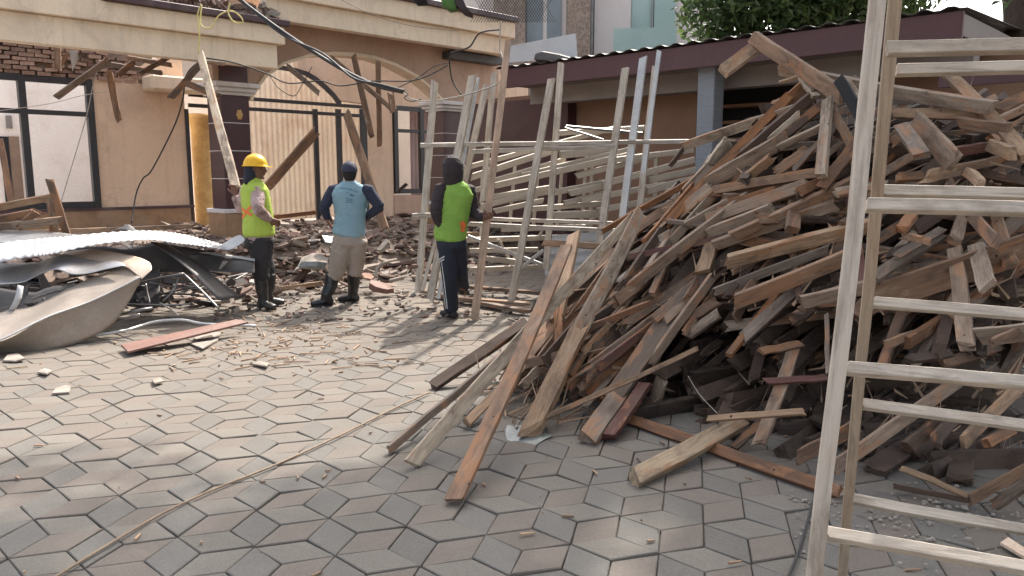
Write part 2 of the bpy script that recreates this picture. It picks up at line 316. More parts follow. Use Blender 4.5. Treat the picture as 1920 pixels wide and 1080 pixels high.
def paver_shape(k, g=.0022, ch=.004, top=0.0, bot=-.04):
    q = rhomb(k); c = sum(q, Vector()) / 4; rings = []
    for off, z in ((g, bot), (g, top - ch), (g + ch, top)):
        ring = []
        for p in q:
            d = (p - c); ring.append(c + d * (1 - off * 1.35 / d.length * (1 if d.length > .12 else 1)) + Vector((0, 0, z)))
        rings.append(ring)
    return rings
def paver_faces(bm, rings, M4=None, lay=None, tone=None):
    R_ = [[bm.verts.new((M4 @ p) if M4 else p) for p in r] for r in rings]; fs = []
    for i in range(2):
        for k in range(4): fs.append(bm.faces.new((R_[i][k], R_[i][(k + 1) % 4], R_[i + 1][(k + 1) % 4], R_[i + 1][k])))
    fs.append(bm.faces.new(R_[2]))
    if lay is not None:
        for f in fs:
            for l in f.loops: l[lay] = (*tone, 1)
pm = []
for k in range(3):
    b_ = bmesh.new(); rings = paver_shape(k); cc = sum(rhomb(k), Vector()) / 4
    rings = [[p - cc for p in r] for r in rings]; paver_faces(b_, rings); me = bpy.data.meshes.new('paver'); bmesh.ops.recalc_face_normals(b_, faces=b_.faces); b_.to_mesh(me); b_.free(); me.materials.append(M['paver']); pm.append(me)
cells = []
for i in range(-60, 61):
    for j in range(-60, 61):
        c = HC + T1 * i + T2 * j
        if not (-11 < c.x < 8 and .8 < c.y < 13.5): continue
        st = (c - O).dot(NF), (c - O).dot(DF)
        if st[0] > -.9: continue
        for k in range(3):
            cc = c + sum(rhomb(k), Vector()) / 4; d = cc - C0; q = d.dot(_f)
            px = 960 + FPX * d.x / q; py = 540 - FPX * d.dot(_u) / q
            vis = q > 0 and -20 < px < 1940 and py < 1100
            hid = px > 1250 and py < 840        # under the timber heap
            cells.append((0 if (vis and not hid) else 1, cc.length, cc, k))
cells.sort(key=lambda a: (a[0], a[1]))
rp = random.Random(3)
def tone(k, rr):
    t = TONES[k]; f = rr.uniform(.91, 1.08); mixk = rr.random()
    if mixk < .12: t = TONES[rr.randrange(3)]
    return tuple(min(1, x * f) for x in t)
for a, d, cc, k in cells[:300]:
    o = newobj('paver', pm[k], pav); o.location = cc + Vector((0, 0, rp.uniform(-.007, .002))); o.rotation_euler = (rp.gauss(0, .013), rp.gauss(0, .013), rp.gauss(0, .010)); o.color = (*tone(k, rp), 1)
bm = bmesh.new(); lay = bm.loops.layers.float_color.new('tone')
rings3 = [paver_shape(k) for k in range(3)]
for a, d, cc, k in cells[300:]:
    c0 = sum(rhomb(k), Vector()) / 4
    M4 = Matrix.Translation(cc + Vector((0, 0, rp.uniform(-.005, .002)))) @ Matrix.Rotation(rp.gauss(0, .008), 4, 'X') @ Matrix.Rotation(rp.gauss(0, .01), 4, 'Z') @ Matrix.Translation(-c0)
    paver_faces(bm, rings3[k], M4, lay, tone(k, rp))
me = bpy.data.meshes.new('paver_field'); bmesh.ops.recalc_face_normals(bm, faces=bm.faces); bm.to_mesh(me); bm.free(); me.materials.append(M['pavers'])
tag(newobj('paver_field', me, pav), kind='stuff')

# ------------------------------------------------------------------ the half demolished house
TB = None
d_ = G(350, 437, .35); TB = (d_ - O).dot(NF)
house = tag(empty('demolished_house', tuple(O)), 'cream and tan house with maroon pillar and arched porch, its roof torn off', 'house')
hs = lambda x, y, t: FP(x, y, t)
# porch slab and granite steps
gs = G(700, 508, 0); TS = (gs - O).dot(NF)
HB('porch_floor', M['concrete'], house, -6.5, 6.2, TS + .75, TB + 5, -.05, .33)
HB('step', M['granite'], house, -1.2, 5.9, TS, TS + .38, -.05, .16, .01)
HB('step', M['granite'], house, -1.2, 5.9, TS + .383, TS + .747, -.05, .325, .01)
# pillars
def pillar(s0, w, dp, cap_z, base_z, top=3.6):
    p = HB('pillar', M['maroon'], house, s0, s0 + w, 0, dp, .33, top, .006)
    bm = bmesh.new()
    for (e, z0, z1) in ((.05, cap_z, cap_z + .05), (.10, cap_z + .052, cap_z + .12), (.15, cap_z + .122, cap_z + .20)): hbox(bm, s0 - e, s0 + w + e, -e, dp + e, z0, z1)
    finish(bm, 'capital', M['white'], p, bevel=.012)
    bm = bmesh.new(); hbox(bm, s0 - .06, s0 + w + .06, -.06, dp + .06, .335, base_z); finish(bm, 'plinth', M['plinth'], p, bevel=.006)
    bm = bmesh.new(); hbox(bm, s0 - .08, s0 + w + .08, -.08, dp + .08, base_z + .002, base_z + .07); finish(bm, 'plinth_band', M['white'], p, bevel=.008)
    for k in range(3):
        zz = FP(428, 230 + 52.5 * k, 0)[1]
        bm = bmesh.new(); hbox(bm, s0 - .004, s0 + w + .004, -.004, dp + .004, zz - .006, zz + .006); finish(bm, 'joint_line', M['white'], p)
    return p
cz = FP(428, 178, 0)[1]; bz = FP(428, 400, 0)[1]
pw = FP(472, 300, 0)[0]
P1 = pillar(0, pw, pw, cz, bz)
# gilt ornament on the pillar
s_, z_ = FP(449, 215, 0)
bm = bmesh.new(); bmesh.ops.create_uvsphere(bm, u_segments=14, v_segments=8, radius=1)
for v in bm.verts:
    a = v.co.copy(); f = 1 + .12 * math.cos(6 * math.atan2(a.z, a.x)); v.co = H(s_ + a.x * .055 * f, -.004 + a.y * .02, z_ + a.z * .085 * f)
finish(bm, 'gilt_ornament', M['gold'], P1, smooth=True)
s2 = FP(832, 250, 0)[0]
P2 = pillar(s2, pw, pw, cz, bz, cz + .1)
# porch front wall with the arch
arch = [(474, 187), (476, 178), (487, 160), (500, 143), (533, 120), (583, 105), (627, 102), (665, 104), (700, 109), (740, 122), (780, 143), (807, 165), (828, 187)]
ap = [FP(x, y, 0) for x, y in arch]
wall_r = FP(936, 150, 0)[0]; wt = 4.35
zc = cz + .205
HPoly('arch_wall', M['brownwall'], house, [(-.1, wt), (-.1, zc), (pw, zc)] + ap + [(ap[-1][0], zc), (wall_r, zc), (wall_r, wt)], .02, .35)
# pale arch trim
bm = bmesh.new(); tr_o = []
cs = (ap[0][0] + ap[-1][0]) / 2; cz0 = ap[0][1]
for i in range(len(ap) - 1):
    (s0, z0), (s1, z1) = ap[i], ap[i + 1]
    def outp(s, z):
        d = Vector((s - cs, z - cz0)); d.normalize(); return (s + d.x * .05, z + d.y * .05)
    o0 = outp(s0, z0); o1 = outp(s1, z1)
    hexa(bm, [H(s0, -.02, z0 - .012), H(s1, -.02, z1 - .012), H(s1, .34, z1 - .012), H(s0, .34, z0 - .012), H(o0[0], -.02, o0[1]), H(o1[0], -.02, o1[1]), H(o1[0], .015, o1[1]), H(o0[0], .015, o0[1])])
finish(bm, 'arch_trim', M['fascia'], house)
# left fascia
t1 = -.75
l0 = FP(-40, 0, t1)[0] - 2; r0 = FP(520, 100, t1)[0]; zb = FP(300, 106, t1)[1]; zg = FP(300, 56, t1)[1]; ztop = FP(300, 19, t1)[1]
HB('lower_fascia', M['fascia'], house, l0, r0, t1, t1 + .18, zb, zg, .01)
HB('upper_fascia', M['fascia'], house, l0, r0 + .10, t1 - .09, t1 + .2, zg + .002, ztop, .01)
capL = FP(187, 0, t1)[0]
HB('coping', M['cap'], house, capL, r0 + .16, t1 - .17, t1 + .25, ztop + .002, ztop + .10, .01)
HB('porch_beam', M['fascia'], house, l0, r0, t1 + .18, t1 + .45, zb + .25, ztop - .05)
# right, higher fascia over the arch
t2 = -.55
a0 = FP(500, 33, t2); a1 = FP(955, 102, t2); zb2 = FP(720, 68, t2)[1]; zt2 = FP(900, 32, t2)[1]; zg2 = zb2 + (zt2 - zb2) * .52
HB('lower_fascia', M['fascia'], house, a0[0], a1[0], t2, t2 + .2, zb2, zg2, .01)
HB('upper_fascia', M['fascia'], house, a0[0] - .06, a1[0] + .08, t2 - .1, t2 + .2, zg2 + .002, zt2, .01)
HB('coping', M['cap'], house, a0[0] - .2, a1[0] + .13, t2 - .17, t2 + .3, zt2 + .002, zt2 + .11, .01)
HB('soffit', M['fascia'], house, a0[0] - .05, a1[0], t2 + .2, .02, zb2 + .12, zb2 + .2)
HB('porch_side_beam', M['fascia'], house, a1[0] - .15, a1[0] + .05, t2 + .205, TB, zb2 + .01, zt2 - .02)
HB('cornice_return', M['fascia'], house, FP(285, 150, TB - .5)[0], FP(385, 150, TB - .5)[0] + .6, TB - .5, TB - .02, FP(300, 168, TB - .5)[1], FP(300, 140, TB - .5)[1], .03)
# back wall pieces (plane TB)
def wx(x): return FP(x, 300, TB)[0]
zf = .33
zh = FP(60, 395, TB)[1]; zwt = FP(90, 143, TB)[1]; ztw = FP(250, 148, TB)[1]
WL = wx(-60) - 3
HPoly('wall', M['tan'], house, [(wx(181), zh), (wx(352), zh), (wx(352), FP(352, 170, TB)[1] + .7), (wx(290), ztw + .35), (wx(250), ztw), (wx(181), ztw - .02)], TB, TB + .18)
HPoly('dado', M['plinth'], house, [(WL, zf), (wx(358), zf), (wx(358), zh - .03), (WL, zh - .03)], TB - .03, TB + .15)
HPoly('dado_rail', M['cap'], house, [(WL, zh - .028), (wx(358), zh - .028), (wx(358), zh + .02), (WL, zh + .02)], TB - .05, TB + .15)
# wall right of the entrance
zTopR = 4.3
HPoly('wall', M['tan'], house, [(wx(689), zf), (wx(737), zf), (wx(737), FP(737, 200, TB)[1]), (wx(842), FP(842, 200, TB)[1]), (wx(990), FP(842, 200, TB)[1]), (wx(990), zTopR), (wx(560), zTopR)] +
      [FP(x, y, TB) for x, y in ((560, 128), (575, 135), (592, 145), (610, 160), (625, 175), (636, 188))] + [(wx(689), FP(689, 195, TB)[1])], TB, TB + .18)
HPoly('dado', M['brownwall'], house, [(wx(737), zf), (wx(900), zf), (wx(900), FP(790, 365, TB)[1]), (wx(737), FP(790, 365, TB)[1])], TB - .02, TB + .16)
# black arched transom and entrance frame
bm = bmesh.new(); pa = [(500, 122), (530, 124), (553, 128), (575, 135), (592, 145), (610, 160), (625, 175), (638, 192)]; q = [FP(x, y, TB) for x, y in pa]
for i in range(len(q) - 1):
    a, b_ = q[i], q[i + 1]; w = .085
    hexa(bm, [H(a[0] - w * .6, TB - .06, a[1] - w), H(b_[0] - w * .6, TB - .06, b_[1] - w), H(b_[0] - w * .6, TB - .002, b_[1] - w), H(a[0] - w * .6, TB - .002, a[1] - w), H(a[0], TB - .06, a[1]), H(b_[0], TB - .06, b_[1]), H(b_[0], TB - .002, b_[1]), H(a[0], TB - .002, a[1])])
ent = tag(finish(bm, 'entrance_frame', M['black'], house))
def bar(x0, y0, x1, y1, t, w, name, m, parent, d=.06, vert=True):
    a = FP(x0, y0, t); b_ = FP(x1, y1, t); bm = bmesh.new()
    if vert: s = (a[0] + b_[0]) / 2; hbox(bm, s - w / 2, s + w / 2, t - d, t, min(a[1], b_[1]), max(a[1], b_[1]))
    else: z = (a[1] + b_[1]) / 2; hbox(bm, min(a[0], b_[0]), max(a[0], b_[0]), t - d * .98, t - .002, z - w / 2, z + w / 2)
    return finish(bm, name, m, parent)
hz = FP(680, 200, TB)[1]
for nm, args in (('frame_rail', (352, 178, 686, 201, TB, .07)), ('frame_rail', (352, 200, 686, 216, TB, .07))): bar(*args, nm, M['black'], ent, vert=False)
for x, w in ((354, .07), (593, .10), (636, .12), (682, .16)): bar(x, 205, x, 425, TB + .03, w, 'frame_post', M['black'], ent)
# windows of the back wall
def window(xs, ys, trans, name='window'):
    w = empty(name); w.parent = house
    def piece(nm, mt, s0, s1, t0, t1_, z0, z1):
        bm = bmesh.new(); hbox(bm, s0, s1, t0, t1_, z0, z1); finish(bm, nm, mt, w)
    s0 = wx(xs[0]); s1 = wx(xs[-1]); z0, z1 = ys; f = .11
    piece('frame_rail', M['black'], s0, s1, TB - .03, TB + .06, z0, z0 + f); piece('frame_rail', M['black'], s0, s1, TB - .03, TB + .06, z1 - f, z1); piece('frame_rail', M['black'], s0, s1, TB - .02, TB + .05, trans - .04, trans + .04)
    for x in xs:
        s = wx(x); s = min(max(s, s0 + f / 2), s1 - f / 2); piece('frame_post', M['black'], s - f / 2, s + f / 2, TB - .04, TB + .07, z0, z1)
window([-230, -90, 52, 183], (zh + .022, zwt), FP(90, 211, TB)[1])
window([739, 791, 842], (FP(790, 362, TB)[1], FP(770, 200, TB)[1]), FP(770, 246, TB)[1])
# brick course above the left window
bm = bmesh.new(); bs0 = wx(-60) - 1; bs1 = wx(300); z0 = zwt + .002; z1 = FP(100, 88, TB)[1] + .35
hbox(bm, bs0, bs1, TB + .06, TB + .18, z0, z1); finish(bm, 'brick_backing', M['mortar'], house)
b_ = bmesh.new(); bmesh.ops.create_cube(b_, size=1); bmesh.ops.scale(b_, vec=(.215, .10, .058), verts=b_.verts)
for v in b_.verts: v.co += Vector((random.uniform(-.006, .006), 0, random.uniform(-.005, .005)))
bme = bpy.data.meshes.new('brick'); b_.to_mesh(bme); b_.free(); bme.materials.append(M['brick'])
row = 0; z = z0 + .035
rb = random.Random(5)
while z < z1 - .02:
    s = bs0 + .1 + (.115 if row % 2 else 0)
    while s < bs1 - .05 - (.25 * max(0, row - 3)) * 1:
        if s > wx(-40) and rb.random() > .04:
            o = newobj('brick', bme, house); o.location = H(s, TB + .025 + rb.uniform(-.045, .025), z) - O; o.rotation_euler = (rb.gauss(0, .06), rb.gauss(0, .05), math.pi / 2 - A + rb.gauss(0, .06)); o.scale = (rb.uniform(.85, 1.05), 1, rb.uniform(.85, 1.15))
        s += .232
    z += .072; row += 1
# rooms behind: white inner walls, doorway, gold column, corrugated sheets
ri = TB + 5.0
HB('room_wall', M['inner'], house, FP(-120, 300, ri)[0] - 3, FP(352, 300, ri)[0], ri, ri + .15, .33, 5.0)
HB('room_floor', M['inner'], house, -9, FP(352, 300, ri)[0], TB + .2, ri, .332, .345)
HB('room_cross_wall', M['inner'], house, wx(338), wx(338) + .14, TB + .181, ri - .003, .33, 3.2)
dr = FP(2, 380, ri - .03); 
HB('inner_doorway', M['dark'], house, FP(3, 300, ri)[0], FP(18, 300, ri)[0], ri - .03, ri - .003, .33, FP(10, 256, ri)[1])  # near-black slab painted as the shade of an open doorway
HB('inner_door', surf('brown_door', (.25, .17, .12), rough=.6), house, FP(18, 300, ri)[0] + .01, FP(38, 300, ri)[0], ri - .05, ri - .004, .33, FP(28, 256, ri)[1])
HB('meter_box', M['steel'], house, FP(11, 230, ri)[0], FP(21, 230, ri)[0], ri - .08, ri - .004, FP(15, 241, ri)[1], FP(15, 217, ri)[1])
def corr(name, m, parent, s0, s1, t, z0, z1, pitch=.13, amp=.010, zb=None):
    bm = bmesh.new(); n = int((s1 - s0) / pitch * 6); a = []; prof = [0, .2, .9, 1, .9, .2]
    for i in range(n + 1):
        s = s0 + (s1 - s0) * i / n; d = prof[i % 6] * amp * 2
        zz0 = z0 if zb is None else z0 + (zb - z0) * i / n
        a.append((bm.verts.new(H(s, t - d, zz0)), bm.verts.new(H(s, t - d, z1))))
    for i in range(n): bm.faces.new((a[i][0], a[i + 1][0], a[i + 1][1], a[i][1]))
    g = bmesh.ops.extrude_face_region(bm, geom=bm.faces[:]); bmesh.ops.translate(bm, verts=[v for v in g['geom'] if isinstance(v, bmesh.types.BMVert)], vec=NF * .004)
    return finish(bm, name, m, parent)
ts = TB + 1.3
corr('corrugated_partition', M['sheetcream'], house, FP(400, 300, ts)[0], FP(735, 300, ts)[0], ts, FP(500, 417, ts)[1], 4.6, zb=FP(500, 417, ts)[1] + .1)
corr('corrugated_partition', M['sheetpink'], house, FP(733, 300, ts)[0], FP(900, 300, ts)[0] + .4, TB + .5, .5, 3.0)
HB('room_wall', M['inner'], house, FP(340, 300, ts + 1)[0], FP(400, 300, ts + 1)[0] + .3, ts + 1, ts + 1.15, .33, 3.2)
# gold column
tc_ = TB + .55
g0 = FP(362, 300, tc_)[0]; g1 = FP(397, 300, tc_)[0]; gc = (g0 + g1) / 2; gw = (g1 - g0) / 2; ztg = FP(380, 222, tc_)[1]
bm = bmesh.new()
prof = [(1.25, .34), (1.25, .45), (1.0, .5), (1.0, ztg - .25), (1.05, ztg - .2), (1.05, ztg - .15), (1.3, ztg - .05), (1.45, ztg), (1.45, ztg + .08)]
loft(bm, [H(gc, tc_, z) for w, z in prof], [gw * w for w, z in prof], n=20, cap=False)
finish(bm, 'gold_column', M['gold'], house, smooth=True)
# rubble left on the roof
def shard(bm, c, sx, sy, sz, rr, flat=True):
    m4 = Matrix.Translation(c) @ Matrix.Rotation(rr.uniform(0, 6.28), 4, 'Z') @ Matrix.Rotation(rr.gauss(0, .35 if flat else 1), 4, 'X') @ Matrix.Rotation(rr.gauss(0, .3 if flat else 1), 4, 'Y')
    n = rr.choice((4, 5, 5, 6)); a0_ = rr.uniform(0, 6); top = []; bot = []
    for k in range(n):
        a = a0_ + 2 * math.pi * k / n + rr.uniform(-.35, .35); q_ = rr.uniform(.7, 1.1)
        top.append(bm.verts.new(m4 @ Vector((math.cos(a) * sx * q_ / 2, math.sin(a) * sy * q_ / 2, sz / 2 * rr.uniform(.6, 1.2)))))
        q_ *= rr.uniform(.85, 1.15)
        bot.append(bm.verts.new(m4 @ Vector((math.cos(a) * sx * q_ / 2, math.sin(a) * sy * q_ / 2, -sz / 2))))
    bm.faces.new(top); bm.faces.new(bot[::-1])
    for k in range(n): bm.faces.new((bot[k], bot[(k + 1) % n], top[(k + 1) % n], top[k]))
rr = random.Random(11); bm = bmesh.new()
for i in range(420):
    s = rr.uniform(FP(250, 20, t1)[0], r0 + .1); c = H(s, t1 + rr.uniform(.1, 1.0), ztop + .12 + rr.uniform(0, .22)); shard(bm, c, rr.uniform(.06, .3), rr.uniform(.05, .14), rr.uniform(.02, .05), rr, False)
tag(finish(bm, 'roof_debris', M['rubble'], house), kind='stuff')
HB('ceiling_slab', M['concrete'], house, l0 + 3, r0 + .1, t1 + .26, t1 + 1.2, ztop - .12, ztop + .02)

# ------------------------------------------------------------------ open shed on the right
s3 = (U(1807, 19, 8.7) - O).dot(DF)
def sx(x, y=300, s=None): return SP(x, y, s3 if s is None else s)
tr, zt = SP(1807, 22, s3); tl = SP(938, 130, s3)[0]; zbt = SP(1300, 128, s3)[1]; ztt = (SP(1200, 95, s3)[1] + zt) / 2
shed = tag(empty('open_shed', tuple(H(s3, (tl + tr) / 2, 0))), 'long open lean-to shed with maroon fascia board behind the timber heap', 'shed')
def SB(name, m, s0, s1, t0, t1_, z0, z1, bevel=0):
    bm = bmesh.new(); hbox(bm, s0, s1, t0, t1_, z0, z1); return finish(bm, name, m, shed, bevel=bevel)
SB('fascia_board', M['shedfascia'], s3, s3 + .05, tr, tl, zbt, ztt, .006)
SB('side_fascia', M['soffit'], s3 + .052, s3 + 2.2, tr, tr + .05, zbt + .05, ztt - .03)
SB('soffit', M['soffit'], s3 + .052, s3 + 3.4, tr + .06, tl, zbt + .06, zbt + .10)
SB('soffit_beam', M['soffit'], s3 + .75, s3 + 1.0, tr + .06, tl, zbt - .22, zbt + .058)
sw = s3 + 1.6
SB('shed_wall', M['shedwall'], sw, sw + .15, SP(1303, 300, sw)[0], tl + 2.2, 0, zbt + .055)
SB('shed_wall', M['dark'], sw + .9, sw + 1.05, tr - 3.5, tl + 1, 0, zbt + .095)  # near-black back wall paints the shade of the open bay
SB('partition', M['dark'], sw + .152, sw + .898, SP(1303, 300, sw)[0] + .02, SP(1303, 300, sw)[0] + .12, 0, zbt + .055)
SB('shed_wall', M['shedwall'], sw, sw + .15, tr - 3.5, SP(1560, 300, sw)[0], 0, zbt + .055)
SB('maroon_pier', M['maroon'], sw - .25, sw - .003, SP(1080, 300, sw)[0], SP(930, 300, sw)[0] + .6, 0, zbt - .05)
SB('black_post', M['black'], sw - .1, sw - .004, SP(1076, 300, sw)[0], SP(1058, 300, sw)[0], 0, zbt - .05)
SB('column', M['greycol'], s3 + .25, s3 + .52, SP(1334, 300, s3 + .25)[0], SP(1303, 300, s3 + .25)[0], 0, zbt + .055, .01)
for y, x0_, x1_ in ((200, 1350, 1440), (230, 1350, 1420), (262, 1350, 1390)):
    sb = sw + .4
    t_, z_ = SP(x0_, y, sb); SB('dark_rack_shelf', surf('rack_wood', (.22, .12, .07)), sb, sb + .3, SP(x1_ + 60, y, sb)[0], t_, z_ - .025, z_ + .025)
# ribbed roof sheet edge
bm = bmesh.new(); n = int((tl - tr) / .26)
for i in range(n * 4 + 1):
    pass
prof = [0, 0, .028, .028]; va = []
for i in range(n * 4 + 1):
    t_ = tr - .05 + (tl - tr + .1) * i / (n * 4); z_ = ztt + .012 + prof[i % 4]
    va.append((bm.verts.new(H(s3 - .06, t_, z_)), bm.verts.new(H(s3 + 3.6, t_, z_ + .12))))
for i in range(len(va) - 1): bm.faces.new((va[i][0], va[i + 1][0], va[i + 1][1], va[i][1]))
g = bmesh.ops.extrude_face_region(bm, geom=bm.faces[:]); bmesh.ops.translate(bm, verts=[v for v in g['geom'] if isinstance(v, bmesh.types.BMVert)], vec=(0, 0, .006))
finish(bm, 'roof_sheet', M['roofsheet'], shed)
# darker lower lean-to to the far right
SB('valance_board', M['shedfascia'], s3 - .6, s3 - .55, SP(1990, 150, s3 - .6)[0], SP(1760, 150, s3 - .6)[0], SP(1850, 158, s3 - .6)[1], SP(1850, 122, s3 - .6)[1])

# loose pale panel and tarpaulin on the shed roof
def PxPanel(name, label, cat, m, pts, th=.02, **k):
    bm = bmesh.new(); P = [U(x, y, D) for x, y, D in pts]; nrm = (P[1] - P[0]).cross(P[-1] - P[0]).normalized(); prism(bm, P, nrm * th)
    return tag(finish(bm, name, m, origin=sum(P, Vector()) / len(P), bevel=0), label, cat, **k)
PxPanel('cladding_sheet', 'pale grey sheet panel standing on the far end of the shed roof', 'panel', M['lightpanel'], [(948, 118, 15.2), (1083, 108, 13.6), (1080, 63, 13.6), (948, 88, 15.2)])
bm = bmesh.new(); prism(bm, [U(1000, 112, 12.9), U(1004, 99, 12.9), U(1016, 95, 12.9), U(1050, 101, 12.8), U(1092, 113, 12.7), U(1060, 116, 12.7)], Vector((.1, .7, .02)))
tag(finish(bm, 'folded_tarpaulin', M['roofsheet'], origin=U(1000, 112, 12.9), bevel=.02), 'dark folded tarpaulin lying at the edge of the shed roof', 'tarpaulin')

# ------------------------------------------------------------------ two storey house far behind
DB = 24.0; bh0 = U(1100, 0, DB); bh = tag(empty('stone_house', (bh0.x, bh0.y, 0)), 'two storey house with stone clad piers and green glass balcony behind the shed', 'house')
BD = Vector((1, -.12, 0)).normalized(); BN = Vector((.12, 1, 0)).normalized()
def BP(x, y, off=0):
    d = ray(x, y); p0 = U(1100, 50, DB) + BN * off; k = (p0 - C0).dot(BN) / d.dot(BN); return C0 + d * k
def BX(name, m, x0, x1, y0, y1, off, th, parent=None):
    a = BP(x0, (y0 + y1) / 2, off); b__ = BP(x1, (y0 + y1) / 2, off); zt_ = BP((x0 + x1) / 2, y0, off).z; zb_ = BP((x0 + x1) / 2, y1, off).z
    bm = bmesh.new(); P = [Vector((a.x, a.y, zb_)), Vector((b__.x, b__.y, zb_)), Vector((b__.x, b__.y, zb_)) + BN * th, Vector((a.x, a.y, zb_)) + BN * th]; P += [Vector((p.x, p.y, zt_)) for p in P]; hexa(bm, P)
    return finish(bm, name, m, bh)
BX('wall', M['housewhite'], 860, 1360, -420, 300, .6, .3)
BX('stone_pier', M['stone'], 925, 985, -420, 300, 0, .598); BX('stone_pier', M['stone'], 1064, 1108, -420, 300, -.05, .6)
BX('window_frame', M['housewhite'], 985, 1064, -420, 112, .3, .1)
for x0_, x1_ in ((987, 1018), (1026, 1053)): BX('pane', M['houseglass'], x0_, x1_, -150, 95, .27, .02)
BX('spandrel', M['stone'], 985, 1064, 112, 300, .1, .4)
BX('corner_pipe', M['steel'], 1109, 1114, -420, 300, .3, .1)
BX('balcony_wall', M['housewhite'], 1116, 1185, -420, 300, .35, .2)
BX('pane', M['balcony'], 1185, 1226, -150, 100, .5, .03); BX('pane', M['balcony'], 1228, 1268, -150, 100, .5, .03)
BX('balustrade_glass', M['balcony'], 1150, 1268, 52, 112, -.5, .02)
BX('mullion', M['steel'], 1225.5, 1227.5, -420, 110, .45, .04)
# pale neighbour wall seen over the porch roof at the left
wl_ = tag(empty('neighbour_house', tuple(U(650, 0, 30) * 1)), 'cream neighbouring house wall rising above the broken porch roof', 'house')
wl_.location.z = 0
bm = bmesh.new(); a = U(150, 0, 27); b__ = U(930, 0, 31); P = [Vector((a.x, a.y, 0)), Vector((b__.x, b__.y, 0)), Vector((b__.x, b__.y + .3, 0)), Vector((a.x, a.y + .3, 0))]; P += [p + Vector((0, 0, 10)) for p in P]; hexa(bm, P); finish(bm, 'wall', surf('neighbour_plaster', (.62, .53, .44), (.55, .46, .38), .5, .85), wl_)
bm = bmesh.new(); a = U(225, 20, 26); b__ = U(470, 20, 27); z0_ = U(300, 45, 26).z
for k in range(9):
    f = k / 9; p = a.lerp(b__, f); q = a.lerp(b__, f + .07); hexa(bm, [Vector((p.x, p.y - .5, z0_)), Vector((q.x, q.y - .5, z0_)), Vector((q.x, q.y - .2, z0_)), Vector((p.x, p.y - .2, z0_)), Vector((p.x, p.y - .5, z0_ + 1.6)), Vector((q.x, q.y - .5, z0_ + 1.6)), Vector((q.x, q.y - .2, z0_ + 1.6)), Vector((p.x, p.y - .2, z0_ + 1.6))])
finish(bm, 'balcony_post', M['housewhite'], wl_)['kind'] = 'stuff'
# ------------------------------------------------------------------ timbers
def plank_mesh(L, w, h, rr, rough=.5, segs=5, bend=0.0, hollow=False, mat=None, taper=0, name='timber'):
    """long piece along local X, centred; chamfered section, slightly warped, broken or sawn ends"""
    bm = bmesh.new(); c = min(w, h) * .07; hw, hh = w / 2, h / 2
    sec = [(-hw + c, -hh), (hw - c, -hh), (hw, -hh + c), (hw, hh - c), (hw - c, hh), (-hw + c, hh), (-hw, hh - c), (-hw, -hh + c)]
    rings = []; ph = rr.uniform(0, 6)
    e0 = [rr.uniform(-1, 1) * rough * w for _ in sec]; e1 = [rr.uniform(-1, 1) * rough * w for _ in sec]
    sk0, sk1 = rr.uniform(-.3, .3) * w, rr.uniform(-.3, .3) * w
    for i in range(segs + 1):
        f = i / segs; x = (f - .5) * L; ring = []
        by = bend * (1 - (2 * f - 1) ** 2) + rr.gauss(0, .0015); bz = bend * .5 * (1 - (2 * f - 1) ** 2)
        tp = 1 - taper * f
        for k, (y, z) in enumerate(sec):
            xx = x + (e0[k] + sk0 * y / hw if i == 0 else (e1[k] + sk1 * y / hw if i == segs else 0))
            j = rough * .03 * w
            ring.append(bm.verts.new((xx, y * tp + by + rr.gauss(0, j), z * tp + bz + rr.gauss(0, j))))
        rings.append(ring)
    for i in range(segs):
        for k in range(8): bm.faces.new((rings[i][k], rings[i][(k + 1) % 8], rings[i + 1][(k + 1) % 8], rings[i + 1][k]))
    ends = [bm.faces.new(rings[0][::-1]), bm.faces.new(rings[-1])]
    if hollow:
        bmesh.ops.inset_individual(bm, faces=ends, thickness=min(w, h) * .09)
        r = bmesh.ops.extrude_discrete_faces(bm, faces=ends)
        for f in r['faces']:
            s = 1 if f.calc_center_median().x < 0 else -1
            bmesh.ops.translate(bm, verts=f.verts, vec=(s * .12, 0, 0))
    elif rough > .35:
        r = bmesh.ops.poke(bm, faces=ends)
        for v in r['verts']: v.co.x += (1 if v.co.x > 0 else -1) * rr.uniform(-.25, .6) * w * rough
    bmesh.ops.recalc_face_normals(bm, faces=bm.faces)
    me = bpy.data.meshes.new(name); bm.to_mesh(me); bm.free(); me.materials.append(mat or M['wood']); return me
def orient(A_, B_, roll=0.0, facing=None):
    x = (B_ - A_).normalized(); mid = (A_ + B_) / 2
    v = (facing if facing is not None else (C0 - mid)).normalized(); z = (v - x * v.dot(x)).normalized(); y = z.cross(x)
    m3 = Matrix((x, y, z)).transposed() @ Matrix.Rotation(roll, 3, 'X'); m4 = m3.to_4x4(); m4.translation = mid; return m4
def timber(name, A_, B_, w, h, color, label=None, cat='timber', group=None, roll=None, rough=.5, rr=random, parent=None, mat=None, hollow=False, bend=0, facing=None, taper=0, segs=5):
    A_ = Vector(A_); B_ = Vector(B_)
    me = plank_mesh((B_ - A_).length, w, h, rr, rough, segs, bend, hollow, mat, taper, name)
    o = newobj(name, me, parent); m4 = orient(A_, B_, rr.uniform(-.5, .5) if roll is None else roll, facing)
    if parent is not None: m4 = Matrix.Translation(-parent.location) @ m4
    o.matrix_basis = m4; o.color = (*color, 1)
    if parent is None: tag(o, label, cat, group)
    return o
WC = {'L': (.40, .31, .23), 'W': (.58, .47, .35), 'T': (.43, .28, .17), 'B': (.21, .125, .08), 'D': (.075, .05, .038), 'O': (.34, .145, .055), 'R': (.115, .035, .028), 'G': (.24, .185, .145), 'K': (.012, .013, .015), 'P': (.50, .34, .22)}

